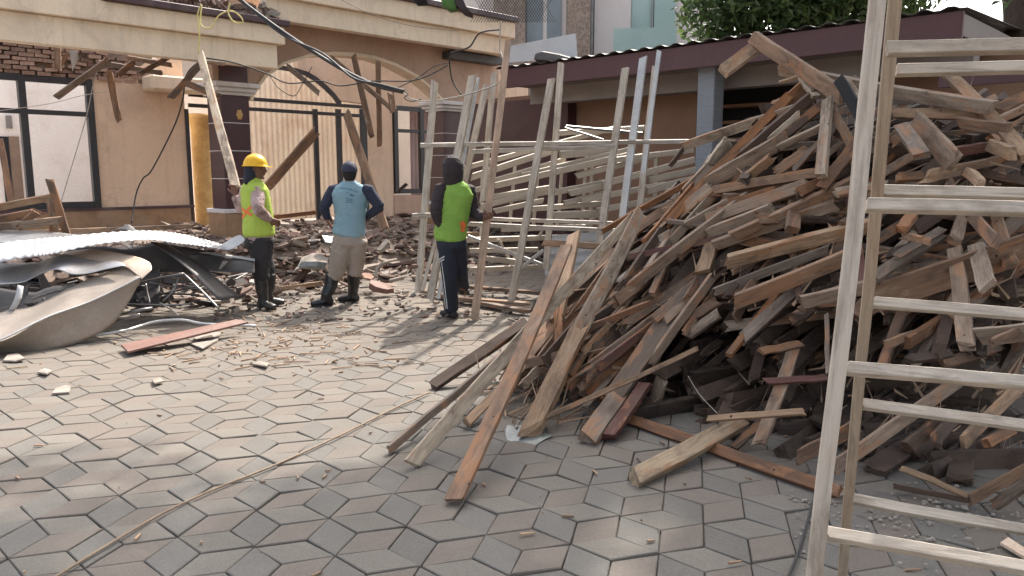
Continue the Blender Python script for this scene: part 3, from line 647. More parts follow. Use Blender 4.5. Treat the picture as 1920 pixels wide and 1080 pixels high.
# ------------------------------------------------------------------ the heap: depth of its face at a pixel
_K = [(690, 860, 4.15, 860, 4.2), (830, 745, None, 690, 5.5), (1000, 830, None, 600, 5.8), (1150, 800, None, 430, 6.3), (1300, 800, None, 300, 6.5), (1400, 860, None, 215, 6.4), (1480, 882, None, 150, 6.3), (1550, 905, None, 120, 6.1), (1700, 930, None, 150, 5.7), (1930, 990, None, 160, 5.3)]
def DP(x, y):
    x = min(max(x, _K[0][0]), _K[-1][0] - 1)
    for a, b in zip(_K, _K[1:]):
        if a[0] <= x < b[0]:
            f = (x - a[0]) / (b[0] - a[0]); yb = a[1] + (b[1] - a[1]) * f; yt = a[3] + (b[3] - a[3]) * f
            da = a[2] or G(a[0], a[1]).y; db = b[2] or G(b[0], b[1]).y; Db = da + (db - da) * f; Dt = a[4] + (b[4] - a[4]) * f; break
    g = (yb - y) / max(yb - yt, 1); g = min(max(g, -.1), 1.1)
    return 1 / (1 / Db + (1 / Dt - 1 / Db) * g)
def ytop(x):
    x = min(max(x, 690), 1929)
    for a, b in zip(_K, _K[1:]):
        if a[0] <= x < b[0]: f = (x - a[0]) / (b[0] - a[0]); return a[3] + (b[3] - a[3]) * f, a[1] + (b[1] - a[1]) * f
def heap_pt(x, y, d):
    if d == 'g': return G(x, y, .03)
    p = U(x, y, DP(x, y) + d)
    if p.z < .02: p = G(x, y, .03)
    return p
rh = random.Random(21)
HG = 'salvaged timbers heaped on the yard'
# (x1,y1,d1, x2,y2,d2, width px, thickness ratio, colour, rough, what it is)
HERO = [
 (729,843,'g', 985,628,.0,15,.7,'G',.5,'dark grey weathered lath, leftmost tip of the heap on the paving'),
 (772,868,'g', 1188,405,.12,25,.35,'W',.15,'long pale cream batten running from the paving up the left slope'),
 (852,935,'g', 1062,462,-.55,32,.3,'B2',.2,'broad brown plank whose foot stands farthest forward on the paving'),
 (1044,600,.0, 1077,440,.0,27,.45,'T',.15,'short upright tan batten at the left end of the heap'),
 (1058,590,.05, 1062,470,.08,10,.8,'D',.3,'thin dark stick beside the upright tan batten'),
 (1042,492,.03, 1047,655,.0,14,.8,'O',.8,'orange splintered stick left of the upright tan batten'),
 (1018,455,.35, 1132,463,.35,13,.5,'T',.2,'short level tan batten behind the left end of the heap'),
 (995,810,'g', 1085,620,-.15,38,.6,'T',.9,'thick rotten beam end with yellow decay standing on the paving'),
 (1085,622,-.12, 1200,400,.1,30,.5,'L',.3,'weathered straight beam rising behind the rotten beam end'),
 (1103,822,'g', 1164,738,-.02,42,.5,'G',.3,'short grey brown block leaning at the foot of the heap'),
 (1150,748,-.05, 1268,572,.02,42,.35,'G2',.25,'broad dark grey brown plank above the grey block'),
 (1142,818,'g', 1208,722,-.02,28,.5,'R',.2,'maroon painted timber end beside the grey block'),
 (1014,786,-.05, 1308,654,-.1,11,.8,'T',.8,'long thin tan splinter crossing the lower heap'),
 (988,684,-.05, 1052,668,-.02,22,.6,'B',.4,'short brown offcut lying level behind the rotten beam'),
 (980,724,-.02, 1012,690,.05,18,.6,'L',.5,'small pale block end left of the rotten beam'),
 (1066,724,.0, 1194,622,.1,18,.7,'O2',.3,'reddish brown batten in the hollow right of the rotten beam'),
 (874,795,'g', 1000,672,.1,18,.6,'T',.5,'pale ended lath lying behind the broad brown plank'),
 (814,722,'g', 975,612,.0,24,.6,'D2',.9,'rotten dark board with a ragged pale end at the far left'),
 (1110,622,.1, 1240,458,.1,15,.6,'G',.3,'narrow grey batten above the cream batten'),
 (1113,592,.1, 1398,372,.1,24,.5,'L2',.3,'long weathered rafter running up the middle of the left slope'),
 (1106,614,-.05, 1216,570,-.08,13,.8,'O2',.9,'curved splinter of reddish wood in the left slope'),
 (1095,658,.0, 1170,580,.0,13,.7,'T',.5,'thin tan lath under the splinter on the left slope'),
 (1218,682,-.02, 1334,522,.0,18,.7,'L2',.4,'greyish batten standing steeply left of the dark hollow'),
 (1280,606,.0, 1340,570,.05,22,.6,'B',.7,'chewed brown timber end over the dark hollow'),
 (1289,630,-.03, 1345,590,.05,22,.5,'L',.3,'clean sawn pale end poking over the dark hollow'),
 (1317,512,.0, 1340,444,.05,30,.4,'T',.3,'stubby tan offcut standing on end amid the heap'),
 (1176,483,.1, 1255,438,.05,17,.5,'W',.3,'short pale batten lying across the left slope'),
 (1130,433,.3, 1302,335,.1,12,.6,'O',.7,'orange split lath pointing out at the frames'),
 (1212,458,.1, 1300,356,.1,26,.4,'O',.4,'orange brown board on the upper left slope'),
 (1236,478,.15, 1372,328,.15,18,.5,'L',.3,'light grey batten on the upper left slope'),
 (1205,470,.2, 1480,180,.1,20,.6,'O',.5,'very long orange brown rafter climbing to the top of the heap'),
 (1465,200,.15, 1508,160,.15,24,.6,'O',.6,'broken orange stub at the top of the long rafter'),
 (1392,290,.05, 1538,167,.0,20,.7,'D2',.4,'dark brown rafter just under the top of the heap'),
 (1440,278,.0, 1548,192,-.05,18,.7,'D2',.4,'second dark rafter just under the top of the heap'),
 (1282,274,.3, 1526,194,.1,20,.5,'L',.6,'pale pinkish rafter sticking out left towards the shed'),
 (1256,312,.4, 1290,268,.35,9,.8,'D2',.4,'short dark stick hanging from the end of the pinkish rafter'),
 (1330,340,-.02, 1462,266,-.05,30,.5,'L2',.8,'thick pale beam with a rotten stepped end'),
 (1342,356,-.02, 1565,320,-.05,20,.6,'T2',.3,'long brown and tan rafter lying nearly level'),
 (1270,405,.1, 1332,352,.0,26,.5,'L',.5,'pale broad stub at the end of the level rafter'),
 (1292,420,.0, 1368,378,.0,20,.5,'L',.3,'pale flat board left of the orange strip'),
 (1366,380,.0, 1452,356,.0,14,.6,'O',.4,'orange strip of split wood in the middle heap'),
 (1328,412,-.02, 1514,347,.0,26,.6,'L2',.3,'pale grey beam with a rough orange end'),
 (1326,438,-.04, 1452,390,.0,25,.4,'L',.4,'whitish board edge lying over brown rafters'),
 (1376,442,-.03, 1606,339,-.1,24,.6,'T2',.3,'brown rafter rising to the ladder with tan end'),
 (1540,330,-.2, 1552,188,-.15,22,.6,'L',.1,'upright pale planed post at the peak of the heap'),
 (1540,352,-.1, 1611,262,-.1,24,.6,'O2',.5,'snapped brown beam right of the upright post'),
 (1560,208,-.1, 1598,275,-.1,18,.5,'T2',.3,'short tan batten leaning right of the upright post'),
 (1413,70,-.1, 1578,180,-.1,28,.6,'T2',.3,'big weathered beam thrust up highest at the left top'),
 (1356,134,-.35, 1418,88,-.1,27,.5,'P',.15,'short pinkish beam hooked over the highest beam'),
 (1464,131,.1, 1862,202,-.35,25,.55,'L',.15,'long pale beam with a square dark end across the top'),
 (1676,212,.0, 1842,216,-.1,22,.4,'T',.3,'tan double board under the long pale beam'),
 (1573,148,-.3, 1618,226,-.3,24,.3,'K',.02,'black steel channel with a bolt near the top'),
 (1638,166,-.25, 1616,240,-.25,18,.3,'K',.02,'second black steel channel beside the ladder'),
 (1590,148,-.2, 1618,192,-.2,9,.5,'W',.2,'thin cream lath behind the black channel'),
 (1510,146,.0, 1536,182,.0,26,.4,'W',.3,'pale pointed offcut at the top left'),
 (1500,143,.1, 1462,155,.1,7,.9,'P',.3,'thin pink stick poking left at the top'),
 (1776,138,.0, 1926,294,-.3,25,.5,'T',.2,'long clean tan rafter slanting down at the right edge'),
 (1690,238,-.25, 1728,292,-.45,30,.5,'G',.2,'short grey beam pointing down at the viewer'),
 (1716,224,-.1, 1786,300,-.4,42,.3,'L2',.4,'wide tan board with a torn orange edge'),
 (1800,230,-.2, 1894,242,-.3,24,.6,'T2',.3,'brown beam with a square dark end at the right'),
 (1858,272,-.2, 1896,288,-.35,26,.7,'T',.2,'square cut block lying on the right heap'),
 (1738,331,-.3, 1788,320,-.15,24,.8,'T',.9,'rotten tan beam end pointing left at the right heap'),
 (1682,333,-.2, 1728,330,-.1,19,.7,'T2',.4,'short brown end beside the rotten beam end'),
 (1814,322,-.3, 1840,345,-.4,20,.8,'P',.2,'small square pinkish end pointing down right'),
 (1690,430,-.3, 1712,403,-.2,22,.8,'O',.3,'small orange square end below the pale rungs'),
 (1696,442,-.25, 1740,452,-.3,15,.7,'P',.9,'chewed pink brown end under the orange one'),
 (1682,480,-.2, 1765,431,.0,17,.6,'G',.3,'grey brown lath rising right below the rungs'),
 (1824,406,-.1, 1870,455,-.4,24,.6,'B',.6,'dark brown beam with nailed end at right'),
 (1791,470,-.05, 1811,648,-.35,31,.4,'L2',.5,'hanging brown board with frayed lower end'),
 (1831,460,-.1, 1851,538,-.3,34,.4,'L',.2,'short pale board hanging beside the frayed one'),
 (1620,568,.0, 1935,462,-.1,62,.2,'B2',.1,'wide dark brown sheet of board behind the ladder'),
 (1504,566,-.15, 1645,534,-.1,30,.4,'L2',.3,'broad brown board jutting left under the hollow face'),
 (1637,522,-.2, 1764,442,.05,24,.6,'G',.3,'grey rafter above the wide dark board'),
 (1834,632,-.3, 1935,622,-.3,42,.15,'L',.1,'pale plywood piece at the right edge'),
 (1860,642,-.36, 1935,606,-.3,16,.7,'T2',.4,'round cut stick lying on the pale plywood'),
 (1662,646,-.1, 1738,618,.1,18,.6,'L2',.3,'pale end glowing in the dark hollow behind the rear rail'),
 (1708,673,-.1, 1782,662,.1,19,.7,'D',.3,'dark stub in the hollow between the lower rungs'),
 (1364,490,-.12, 1630,424,.0,30,.55,'T',.25,'large tan beam with orange sawn end over the hollow'),
 (1379,566,-.15, 1607,474,.0,32,.5,'T2',.25,'long brown beam reaching out farthest over the hollow'),
 (1341,547,-.05, 1552,468,.1,18,.6,'G',.3,'slim grey brown batten between the two big beams'),
 (1330,416,.02, 1462,376,.1,22,.6,'B',.5,'brown beam behind the whitish board'),
 (1338,460,.0, 1565,384,.05,24,.6,'L2',.4,'double brown rafter in the middle of the heap'),
 (1427,660,-.1, 1502,644,.1,16,.6,'T2',.2,'short brown end hanging in the hollow'),
 (1423,834,-.1, 1487,660,.1,27,.35,'L2',.4,'slanting grey board with split bright foot'),
 (1438,716,-.05, 1550,708,.1,15,.6,'R2',.6,'thin maroon brown splintered lath in the hollow'),
 (1331,785,-.2, 1506,773,-.2,14,.7,'T',.4,'thin bright tan stick lying level near the ground'),
 (1188,898,'g', 1385,792,.1,38,.7,'W2',.15,'thick pale square beam lying on the paving in front'),
 (1178,785,.05, 1570,922,'g',25,.55,'O2',.5,'long flat red brown plank with split end in front'),
 (1500,856,-.02, 1604,800,.1,30,.4,'B',.4,'pointed dark brown board behind the ladder foot'),
 (1567,876,-.25, 1792,716,.1,27,.6,'L2',.3,'long brown beam crossing behind both ladder rails'),
 (1702,838,-.1, 1768,782,.1,27,.7,'D2',.3,'dark beam end right of the crossing beam'),
 (1752,826,-.1, 1790,780,.1,24,.7,'D2',.6,'second dark beam end with a nail'),
 (1807,828,-.2, 1925,712,.0,24,.6,'T',.2,'clean tan beam end low at the right edge'),
 (1850,832,-.2, 1900,805,.0,20,.7,'O',.3,'orange square end low at the right edge'),
 (1691,878,-.25, 1824,935,'g',13,.7,'T',.7,'crooked tan stick lying low right'),
 (1818,937,'g', 1935,874,-.1,23,.6,'T2',.4,'brown beam meeting the crooked stick'),
 (1675,911,'g', 1816,938,'g',12,.6,'D2',.5,'dark flat lath on the ground at low right'),
 (1866,946,'g', 1935,900,-.1,24,.6,'G',.4,'grey beam on the ground at the right edge'),
 (1378,838,.0, 1432,788,.1,18,.6,'D2',.4,'short dark lath behind the slanting grey board'),
 (1868,208,.0, 1930,178,.0,24,.6,'B',.3,'brown rafter end at the upper right edge'),
 (1874,224,-.1, 1930,198,-.1,16,.6,'L',.3,'pale rafter end at the upper right edge'),
 (1792,284,-.1, 1862,274,-.1,20,.6,'R2',.3,'reddish beam between the pale block and the rear rail'),
 (1655,325,-.05, 1715,290,.0,18,.6,'L2',.4,'pale brown lath between rails and grey beam'),
 (1573,361,-.15, 1655,350,-.05,20,.7,'L',.7,'knotty pale end poking left of the ladder rail'),
 (1462,276,-.02, 1542,238,-.05,16,.5,'L',.3,'thin pale lath under the dark rafters'),
 (1442,266,.0, 1498,216,.0,17,.4,'W',.2,'bright whitish painted strip under the dark rafters'),
 (1392,340,.0, 1450,294,.0,20,.5,'T',.6,'tan board standing on edge in the upper heap'),
 (1335,307,.1, 1362,268,.1,24,.5,'W',.8,'whitewashed broken board end at the upper left slope'),
 (1282,362,.15, 1338,302,.1,18,.5,'W',.4,'whitewashed strip running down from the broken board end'),
 (1488,320,-.05, 1540,262,-.05,11,.7,'G',.3,'thin grey stick left of the upright post'),
 (1456,325,-.0, 1512,285,-.0,24,.7,'T2',.8,'broken knotty chunk in the middle of the upper heap'),
 (1225,760,'g', 1240,712,.0,26,.5,'L',.3,'stubby pale end resting beside the maroon timber'),
 (1550,590,-.1, 1553,700,-.1,9,.4,'G',.4,'thin curved grey strip hanging left of the ladder'),
 (1650,700,-.05,1700,560,.1,20,.6,'B',.4,'dark brown beam standing in the hollow behind the ladder'),
]
WC.update({'B2': (.28, .165, .10), 'G2': (.165, .12, .09), 'O2': (.27, .125, .06), 'D2': (.10, .06, .042), 'L2': (.33, .235, .165), 'T2': (.32, .195, .12), 'R2': (.15, .06, .05), 'W2': (.48, .36, .24)})
WC = {k: tuple(x * .78 for x in v) for k, v in WC.items()}
for x1, y1, d1, x2, y2, d2, wp, tr_, cc, rgh, lab in HERO:
    a = heap_pt(x1, y1, d1); b = heap_pt(x2, y2, d2); D = (a.y + b.y) / 2; w = wp * D / FPX * .88
    if cc == 'K':
        o = timber('steel_channel', a, b, w, w * tr_, WC[cc], lab, 'steel channel', rough=0, rr=rh, roll=.35, mat=M['channel'])
        continue
    kf = rh.uniform(.88, 1.12); cc2 = tuple(v * kf for v in WC[cc])
    nm = {'K': 'steel_channel'}.get(cc, 'timber')
    o = timber(nm, a, b, w, max(w * tr_, .018), cc2, lab, 'timber', HG, rough=rgh, rr=rh, roll=rh.choice((-1, 1)) * rh.uniform(.2, .55), bend=rh.uniform(-.007, .007) * (b - a).length)
# bolts of the channel
# unnamed timbers between and behind the traced ones
POOL = [('B', 3), ('B2', 3), ('G', 2), ('G2', 3), ('D2', 3), ('D', 2), ('T2', 3), ('L2', 3), ('O2', 1.2), ('L', 1.2), ('R2', .8), ('O', .5)]
def heap_fill(n, dmin, dmax, rr):
    out = []
    tries = 0
    while len(out) < n and tries < n * 60:
        tries += 1
        x = rr.uniform(840, 1925); yt, yb = ytop(x); y = rr.uniform(yt + 25, yb - 5); hol = 1220 < x and y > 560 + max(0, 1330 - x) * .9
        if x < 1100 and y < 560: continue
        L = rr.uniform(.9, 2.7) * (1.0 if x > 1100 else .9)
        if hol and dmin < .2 and rr.random() < .8: continue
        c = U(x, y, DP(x, y) + rr.uniform(dmin, dmax) + ((.9 if dmin < .2 else 1.3) if hol else 0))
        k = min(max((x - 1000) / 700, 0), 1)
        # direction of the lie: rising away to the right; steeper at the left tail, crossed at the right
        az = R(rr.gauss(37 + 12 * k, 7 + 10 * k)); el = R(rr.gauss(25 - 13 * k, 4 + 6 * k))
        if rr.random() < .07 + .1 * k: az += R(rr.choice((-95, 90, 60))); el *= .5
        d = Vector((math.sin(az) * math.cos(el), math.cos(az) * math.cos(el), math.sin(el)))
        a = c - d * L * .5; b = c + d * L * .5
        if a.z < .04 or b.z < .04 or b.z > 2.5 or a.y < 3.3: continue
        ok = True
        for p in (a, b, a.lerp(b, .25), a.lerp(b, .75)):
            q = p - C0; z = q.dot(_f); px = 960 + FPX * q.x / z; py = 540 - FPX * q.dot(_u) / z
            yt2, yb2 = ytop(px)
            if px < 860 or py < yt2 + 15 or p.y < DP(px, py) - (.12 if dmin < .2 else -.1): ok = False; break
        if not ok: continue
        cc = rr.choices([p[0] for p in POOL], [p[1] for p in POOL])[0]; w = rr.choice((.04, .05, .06, .07, .085)); h = w * rr.choice((.45, .6, .7))
        out.append((a, b, w, h, cc))
    return out
nf = 272 - len(HERO)
CN = {'B': 'brown', 'B2': 'reddish tan', 'G': 'grey', 'G2': 'grey brown', 'D2': 'dark brown', 'D': 'blackish', 'T2': 'tan brown', 'L2': 'light brown', 'O2': 'rusty brown', 'L': 'pale grey', 'R2': 'maroon brown', 'O': 'orange'}
def proj(p):
    q = p - C0; z = q.dot(_f); return 960 + FPX * q.x / z, 540 - FPX * q.dot(_u) / z
def where(x, y):
    yt, yb = ytop(x); f = (y - yt) / max(yb - yt, 1)
    if x < 1060: return 'at the low left toe of the heap' if f > .5 else 'on the left tail of the heap'
    if x < 1220: return 'low on the left slope above the maroon timber' if f > .6 else ('on the left slope behind the cream batten' if f > .3 else 'at the upper edge of the left slope')
    if x < 1400: return 'under the long orange rafter' if f < .35 else ('in the middle left of the heap' if f < .6 else 'in the dark hollow behind the thin tan splinter')
    if x < 1560: return 'just below the peak by the upright post' if f < .3 else ('in the middle of the heap over the hollow' if f < .55 else 'deep in the dark hollow above the thick pale beam')
    if x < 1700: return 'near the top behind the ladder rails' if f < .3 else ('behind the ladder rails at mid height' if f < .6 else 'low behind the ladder rails')
    return 'high on the right between the upper rungs' if f < .3 else ('on the right behind the middle rungs' if f < .6 else 'low on the right behind the lower rungs')
used = {}
for a, b, w, h, cc in heap_fill(nf, .15, .42, rh):
    L = (b - a).length; x, y = proj((a + b) / 2); pa_, pb_ = proj(a), proj(b); sl = abs(pb_[1] - pa_[1]) / max(abs(pb_[0] - pa_[0]), 1)
    kf = rh.uniform(.8, 1.15)
    opts = [('short ' if L < 1.1 else 'long ' if L > 1.9 else '') + CN[cc] + ' timber ' + where(x, y)]
    opts.append(('thin ' if w < .065 else 'stout ') + opts[0]); opts.append(opts[1].replace(' timber ', ' timber ' + ('standing steeply ' if sl > .9 else 'lying level ' if sl < .35 else 'lying aslant ')))
    lab = next((q for q in opts if q not in used), opts[-1]); used[lab] = 1
    timber('timber', a, b, w, h, tuple(v * kf for v in WC[cc]), lab, 'timber', HG, rough=rh.choice((.2, .5, .9)), rr=rh, roll=rh.uniform(-.6, .6), segs=4, bend=rh.uniform(-.008, .008) * L, taper=rh.choice((0, 0, .15, .4)))
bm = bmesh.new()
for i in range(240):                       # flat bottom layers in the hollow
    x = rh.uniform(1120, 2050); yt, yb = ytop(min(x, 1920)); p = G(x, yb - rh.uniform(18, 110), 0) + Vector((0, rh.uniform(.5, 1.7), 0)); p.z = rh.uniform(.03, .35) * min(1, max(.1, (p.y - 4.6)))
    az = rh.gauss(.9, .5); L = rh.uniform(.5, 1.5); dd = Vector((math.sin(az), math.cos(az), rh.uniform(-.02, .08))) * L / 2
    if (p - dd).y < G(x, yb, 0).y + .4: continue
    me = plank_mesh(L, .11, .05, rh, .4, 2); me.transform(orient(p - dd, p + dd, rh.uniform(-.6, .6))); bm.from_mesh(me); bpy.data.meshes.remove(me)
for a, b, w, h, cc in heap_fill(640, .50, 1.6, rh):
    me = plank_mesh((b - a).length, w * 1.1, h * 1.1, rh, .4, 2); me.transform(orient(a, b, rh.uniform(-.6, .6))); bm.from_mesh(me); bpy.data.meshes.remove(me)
tag(finish(bm, 'timber_heap_core', M['woodpile'], origin=Vector((2.5, 5.6, 0))), 'dense inside of the timber heap, buried boards coloured dark as shade', 'timber heap', kind='stuff')

bm = bmesh.new()
for i in range(620):                       # splinters, torn strips and crumbs caught on the heap
    x = rh.uniform(900, 1925); yt, yb = ytop(x); y = rh.uniform(yt + 30, yb); p = U(x, y, DP(x, y) + rh.uniform(.0, .25) + (.5 if y > 600 and x > 1250 else 0))
    if p.z < .01: p.z = .01
    L = rh.uniform(.05, .28); az = R(rh.gauss(40, 30)); el = R(rh.gauss(20, 25)); d_ = Vector((math.sin(az) * math.cos(el), math.cos(az) * math.cos(el), math.sin(el))); r_ = rh.uniform(.003, .009); sd__ = d_.orthogonal().normalized() * r_
    hexa(bm, [p - sd__, p + d_ * L - sd__ * .3, p + d_ * L + sd__ * .3, p + sd__, p - sd__ + Vector((0, 0, r_)), p + d_ * L * .9 - sd__ * .3 + Vector((0, 0, r_ * .5)), p + d_ * L * .85 + sd__ * .3 + Vector((0, 0, r_ * .5)), p + sd__ + Vector((0, 0, r_))])
tag(finish(bm, 'heap_splinters', M['chips'], origin=Vector((2, 5, 0))), 'small splinters and torn strips caught all over the timber heap', 'splinters', kind='stuff')
bm = bmesh.new()
for i in range(300):
    x = rh.uniform(1480, 1925); y = rh.gauss(965, 42)
    if y < 900: continue
    rr_ = rh.uniform(.003, .018) * rh.random(); q = G(x, y, .004); a_ = rh.uniform(0, 3.14); u1 = Vector((math.cos(a_), math.sin(a_), 0)) * (rr_ + .003); u2 = Vector((-math.sin(a_), math.cos(a_), 0)) * (rr_ * .7 + .002); up_ = Vector((0, 0, rr_ * .5 + .002))
    hexa(bm, [q - u1, q - u2, q + u1, q + u2, q - u1 * .7 + up_, q - u2 * .7 + up_, q + u1 * .7 + up_, q + u2 * .7 + up_])
tag(finish(bm, 'plaster_crumbs', M['paper'], origin=G(1700, 965)), 'plaster crumbs and grit on the paving behind the ladder foot', 'crumbs', kind='stuff')

# ------------------------------------------------------------------ folding ladder frame in the foreground
lad = tag(empty('folding_ladder', tuple(G(1500, 1080, 0))), 'tall folding ladder of grey planed battens standing in the right foreground', 'ladder')
lad.location = Vector((1.3, 2.0, 0))
rdir = Vector((.945, -.15, 0)).normalized()
ft = U(1648, -12, 1.72); fb = U(1526, 1092, 1.62); fb0 = fb + (fb - ft) * ((fb.z) / (ft.z - fb.z) * -1 if False else fb.z / (ft.z - fb.z)); top_f = ft + (ft - fb) * .25
wr = 28 * 1.67 / FPX
fc = Vector((0, -1, 0))
LW = .74
PLC = (.50, .435, .36); PLD = (.36, .28, .20)
timber('rail', fb0, top_f, wr, .022, PLC, parent=lad, mat=M['planed'], roll=.22, rough=.05, rr=rh, segs=8)
timber('rail', fb0 + rdir * LW, top_f + rdir * LW, wr, .028, PLC, parent=lad, mat=M['planed'], roll=.1, rough=.05, rr=rh, segs=8)
bt = U(1680, -12, 2.02); bb = G(1577, 1090, .01); top_b = bt + (bt - bb) * .25
wr2 = 20 * 2.3 / FPX
timber('rail', bb, top_b, wr2, .028, PLD, parent=lad, mat=M['planed'], roll=.1, rough=.05, rr=rh, segs=8)
timber('rail', bb + rdir * LW, top_b + rdir * LW, wr2, .028, PLD, parent=lad, mat=M['planed'], roll=.1, rough=.05, rr=rh, segs=8)
def on_line(p0, p1, y):
    lo, hi = 0.0, 1.0
    for _ in range(40):
        m_ = (lo + hi) / 2; p = p0.lerp(p1, m_); q = p - C0; py = 540 - FPX * q.dot(_u) / q.dot(_f)
        if py < y: lo = m_
        else: hi = m_
    return p0.lerp(p1, lo)
def rung(xa, ya, xb, yb, Da, Db, wpx):
    A_ = U(xa, ya, Da); B_ = U(xb, yb, Db); d = (B_ - A_).normalized()
    timber('rung', A_, A_ + d * (LW + .02 + wr), wpx * Da / FPX, .026, (.54, .47, .385), parent=lad, mat=M['planed'], roll=-.42, rough=.05, rr=rh, segs=4)
def dep(p0, p1, y): return on_line(p0, p1, y).y
for xa, ya, xb, yb in ((1662, 92, 1920, 85), (1624, 384, 1920, 392), (1584, 688, 1920, 719), (1545, 1000, 1920, 1064)):
    Da = dep(ft, fb, ya) + .02; rung(xa, ya, xb, yb, Da, Da - .045, 24)
for xa, ya, xb, yb in ((1680, 131, 1920, 126), (1654, 358, 1920, 365), (1634, 566, 1920, 589), (1614, 757, 1920, 798), (1597, 935, 1920, 994)):
    Da = dep(bt, bb, ya) + .02; rung(xa, ya, xb, yb, Da, Da - .045, 20)

# ------------------------------------------------------------------ leaning frames in the middle
fr = tag(empty('batten_frame', tuple(U(1000, 560, 8.6))), 'tall open frame of grey battens, standing on loose boards behind the man with a hood', 'frame')
def fpl(x1, y1, D1, x2, y2, D2, wpx, name, parent, m='planed', c=PLC, th=.5, roll=.35, hollow=False, lab=None, cat=None, group=None, rough=.05):
    a = U(x1, y1, D1); b = U(x2, y2, D2); w = wpx * (D1 + D2) / 2 / FPX
    return timber(name, a, b, w * .95, w * th, c, lab, cat, group, parent=parent, mat=M[m], roll=roll, hollow=hollow, rr=rh, rough=rough, segs=4)
for a in ((815, 153, 9.1, 784, 548, 8.75, 13), (1034, 148, 9.0, 958, 572, 8.6, 14), (1052, 118, 9.4, 1024, 506, 9.1, 12), (1173, 128, 9.3, 1124, 460, 8.9, 14), (912, 160, 9.25, 870, 345, 9.1, 12), (926, 137, 9.4, 905, 378, 9.2, 11)):
    fpl(*a, 'upright', fr)
for a in ((1206, 108, 9.4, 1166, 420, 9.1, 14), (1236, 95, 9.5, 1198, 392, 9.2, 9)): fpl(*a, 'metal_upright', fr, m='silver', hollow=True)
fpl(1229, 125, 9.5, 1200, 388, 9.2, 12, 'upright', fr)
for a in ((788, 272, 8.95, 1290, 265, 9.2, 8), (884, 284, 9.0, 1152, 275, 9.1, 8), (772, 404, 8.8, 815, 403, 8.8, 9), (912, 410, 8.85, 1160, 419, 8.95, 7), (878, 420, 8.75, 1158, 433, 8.85, 8)):
    fpl(*a, 'crossbar', fr, c=(.52, .47, .42))
pr2 = tag(empty('leaning_batten_pair', tuple(U(850, 290, 8.9))), 'two stout grey battens tied together and leaning on the frame above the hooded man', 'battens')
fpl(886, 143, 9.15, 806, 562, 8.55, 15, 'batten', pr2); fpl(896, 146, 9.2, 822, 560, 8.6, 8, 'metal_strip', pr2, m='silver')
for k, (x1, y1, x2, y2, w, lab) in enumerate(((825, 418, 792, 545, 7, 'thin pale batten leaning steeply at the left foot of the frame'), (866, 330, 838, 480, 9, 'worn batten leaning between hooded man and frame'))):
    fpl(x1, y1, 8.9, x2, y2, 8.6, w, 'leaning_batten', None, lab=lab, cat='batten')
# boards lying under the frame
for k, (x1, y1, D1, x2, y2, D2, w, cc, lab) in enumerate(((790, 545, 9.0, 985, 584, 7.9, 13, 'G', 'weathered grey board lying on the ground under the frame'), (862, 560, 8.9, 990, 570, 8.3, 9, 'L2', 'pale board lying behind the grey one under the frame'), (1020, 550, 9.0, 850, 535, 9.4, 9, 'G2', 'dark board lying farther back under the frame'))):
    a = G(x1, y1, .05 + .02 * k); b = G(x2, y2, .05 + .02 * k); timber('floor_board', a, b, .10, .04, WC[cc], lab, 'board', rr=rh, roll=0, facing=Vector((0, 0, 1)))
# stacked channels and trusses
SG = 'hollow steel channels stacked in front of the shed'
TUBES = [(884,332,1033,283,12),(920,341,1060,299,10),(928,348,1175,292,12),(1070,313,1155,296,13),(1050,290,1158,279,14),(918,371,1036,352,12),(953,375,1042,356,11),(1067,363,1142,346,12),(1038,361,1135,342,11),(1057,381,1135,362,10),(927,396,1018,376,10),(1213,357,1303,335,13),(1217,338,1303,319,12),(1037,404,1128,400,14),(908,484,972,491,10),(1038,250,1208,240,10),(1130,345,1302,300,12),(880,360,960,336,10),(975,330,1120,300,11),(1080,330,1230,292,11),(940,430,1100,425,10),(880,470,1010,468,9),(1010,322,1180,281,11),(1090,376,1250,345,11),(1150,300,1300,281,10),(900,388,1000,362,10),(990,392,1130,381,10),(1120,395,1240,372,11)]
rt = random.Random(9)
for i, (x1, y1, x2, y2, w) in enumerate(TUBES):
    D = 9.7 + .5 * (400 - y1) / 150 + rt.uniform(-.08, .08)
    big = {3: 'hollow channel with a dark open end just right of the middle uprights', 11: 'hollow channel stacked farthest right, open end beside the heap', 15: 'long channel lying topmost on the stack', 13: 'level wooden coloured channel low in the stack', 0: 'longest channel slanting up from behind the hooded man'}.get(i)
    fpl(x1, y1, D, x2, y2, D + .25, w, 'steel_channel', None, m='tube', hollow=True, roll=.3, lab=big or ('short' if x2 - x1 < 100 else 'long') + ' cream channel at the ' + ('left' if x1 < 960 else 'centre left' if x1 < 1030 else 'centre right' if x1 < 1100 else 'right') + ' of the channel stack, ' + ('top' if y1 < 315 else 'upper' if y1 < 345 else 'middle' if y1 < 375 else 'lower' if y1 < 410 else 'bottom') + ' layers', cat='steel channel', group=SG)
fpl(1060, 237, 10, 1205, 250, 10.2, 5, 'galvanised_strip', None, m='steel', lab='bright thin galvanised strip on top of the channel stack', cat='metal strip')
fpl(1060, 240, 9.9, 1130, 262, 9.8, 4, 'galvanised_strip', None, m='steel', lab='short galvanised strip drooping across the channel stack', cat='metal strip')
fpl(877, 443, 9.2, 1018, 497, 9.3, 7, 'galvanised_strip', None, m='silver', lab='grey steel strip slanting down to the right behind the frame', cat='metal strip')
fpl(976, 503, 9.2, 1020, 468, 9.2, 6, 'galvanised_strip', None, m='silver', lab='short steel strip crossing the foot of the slanting one', cat='metal strip')
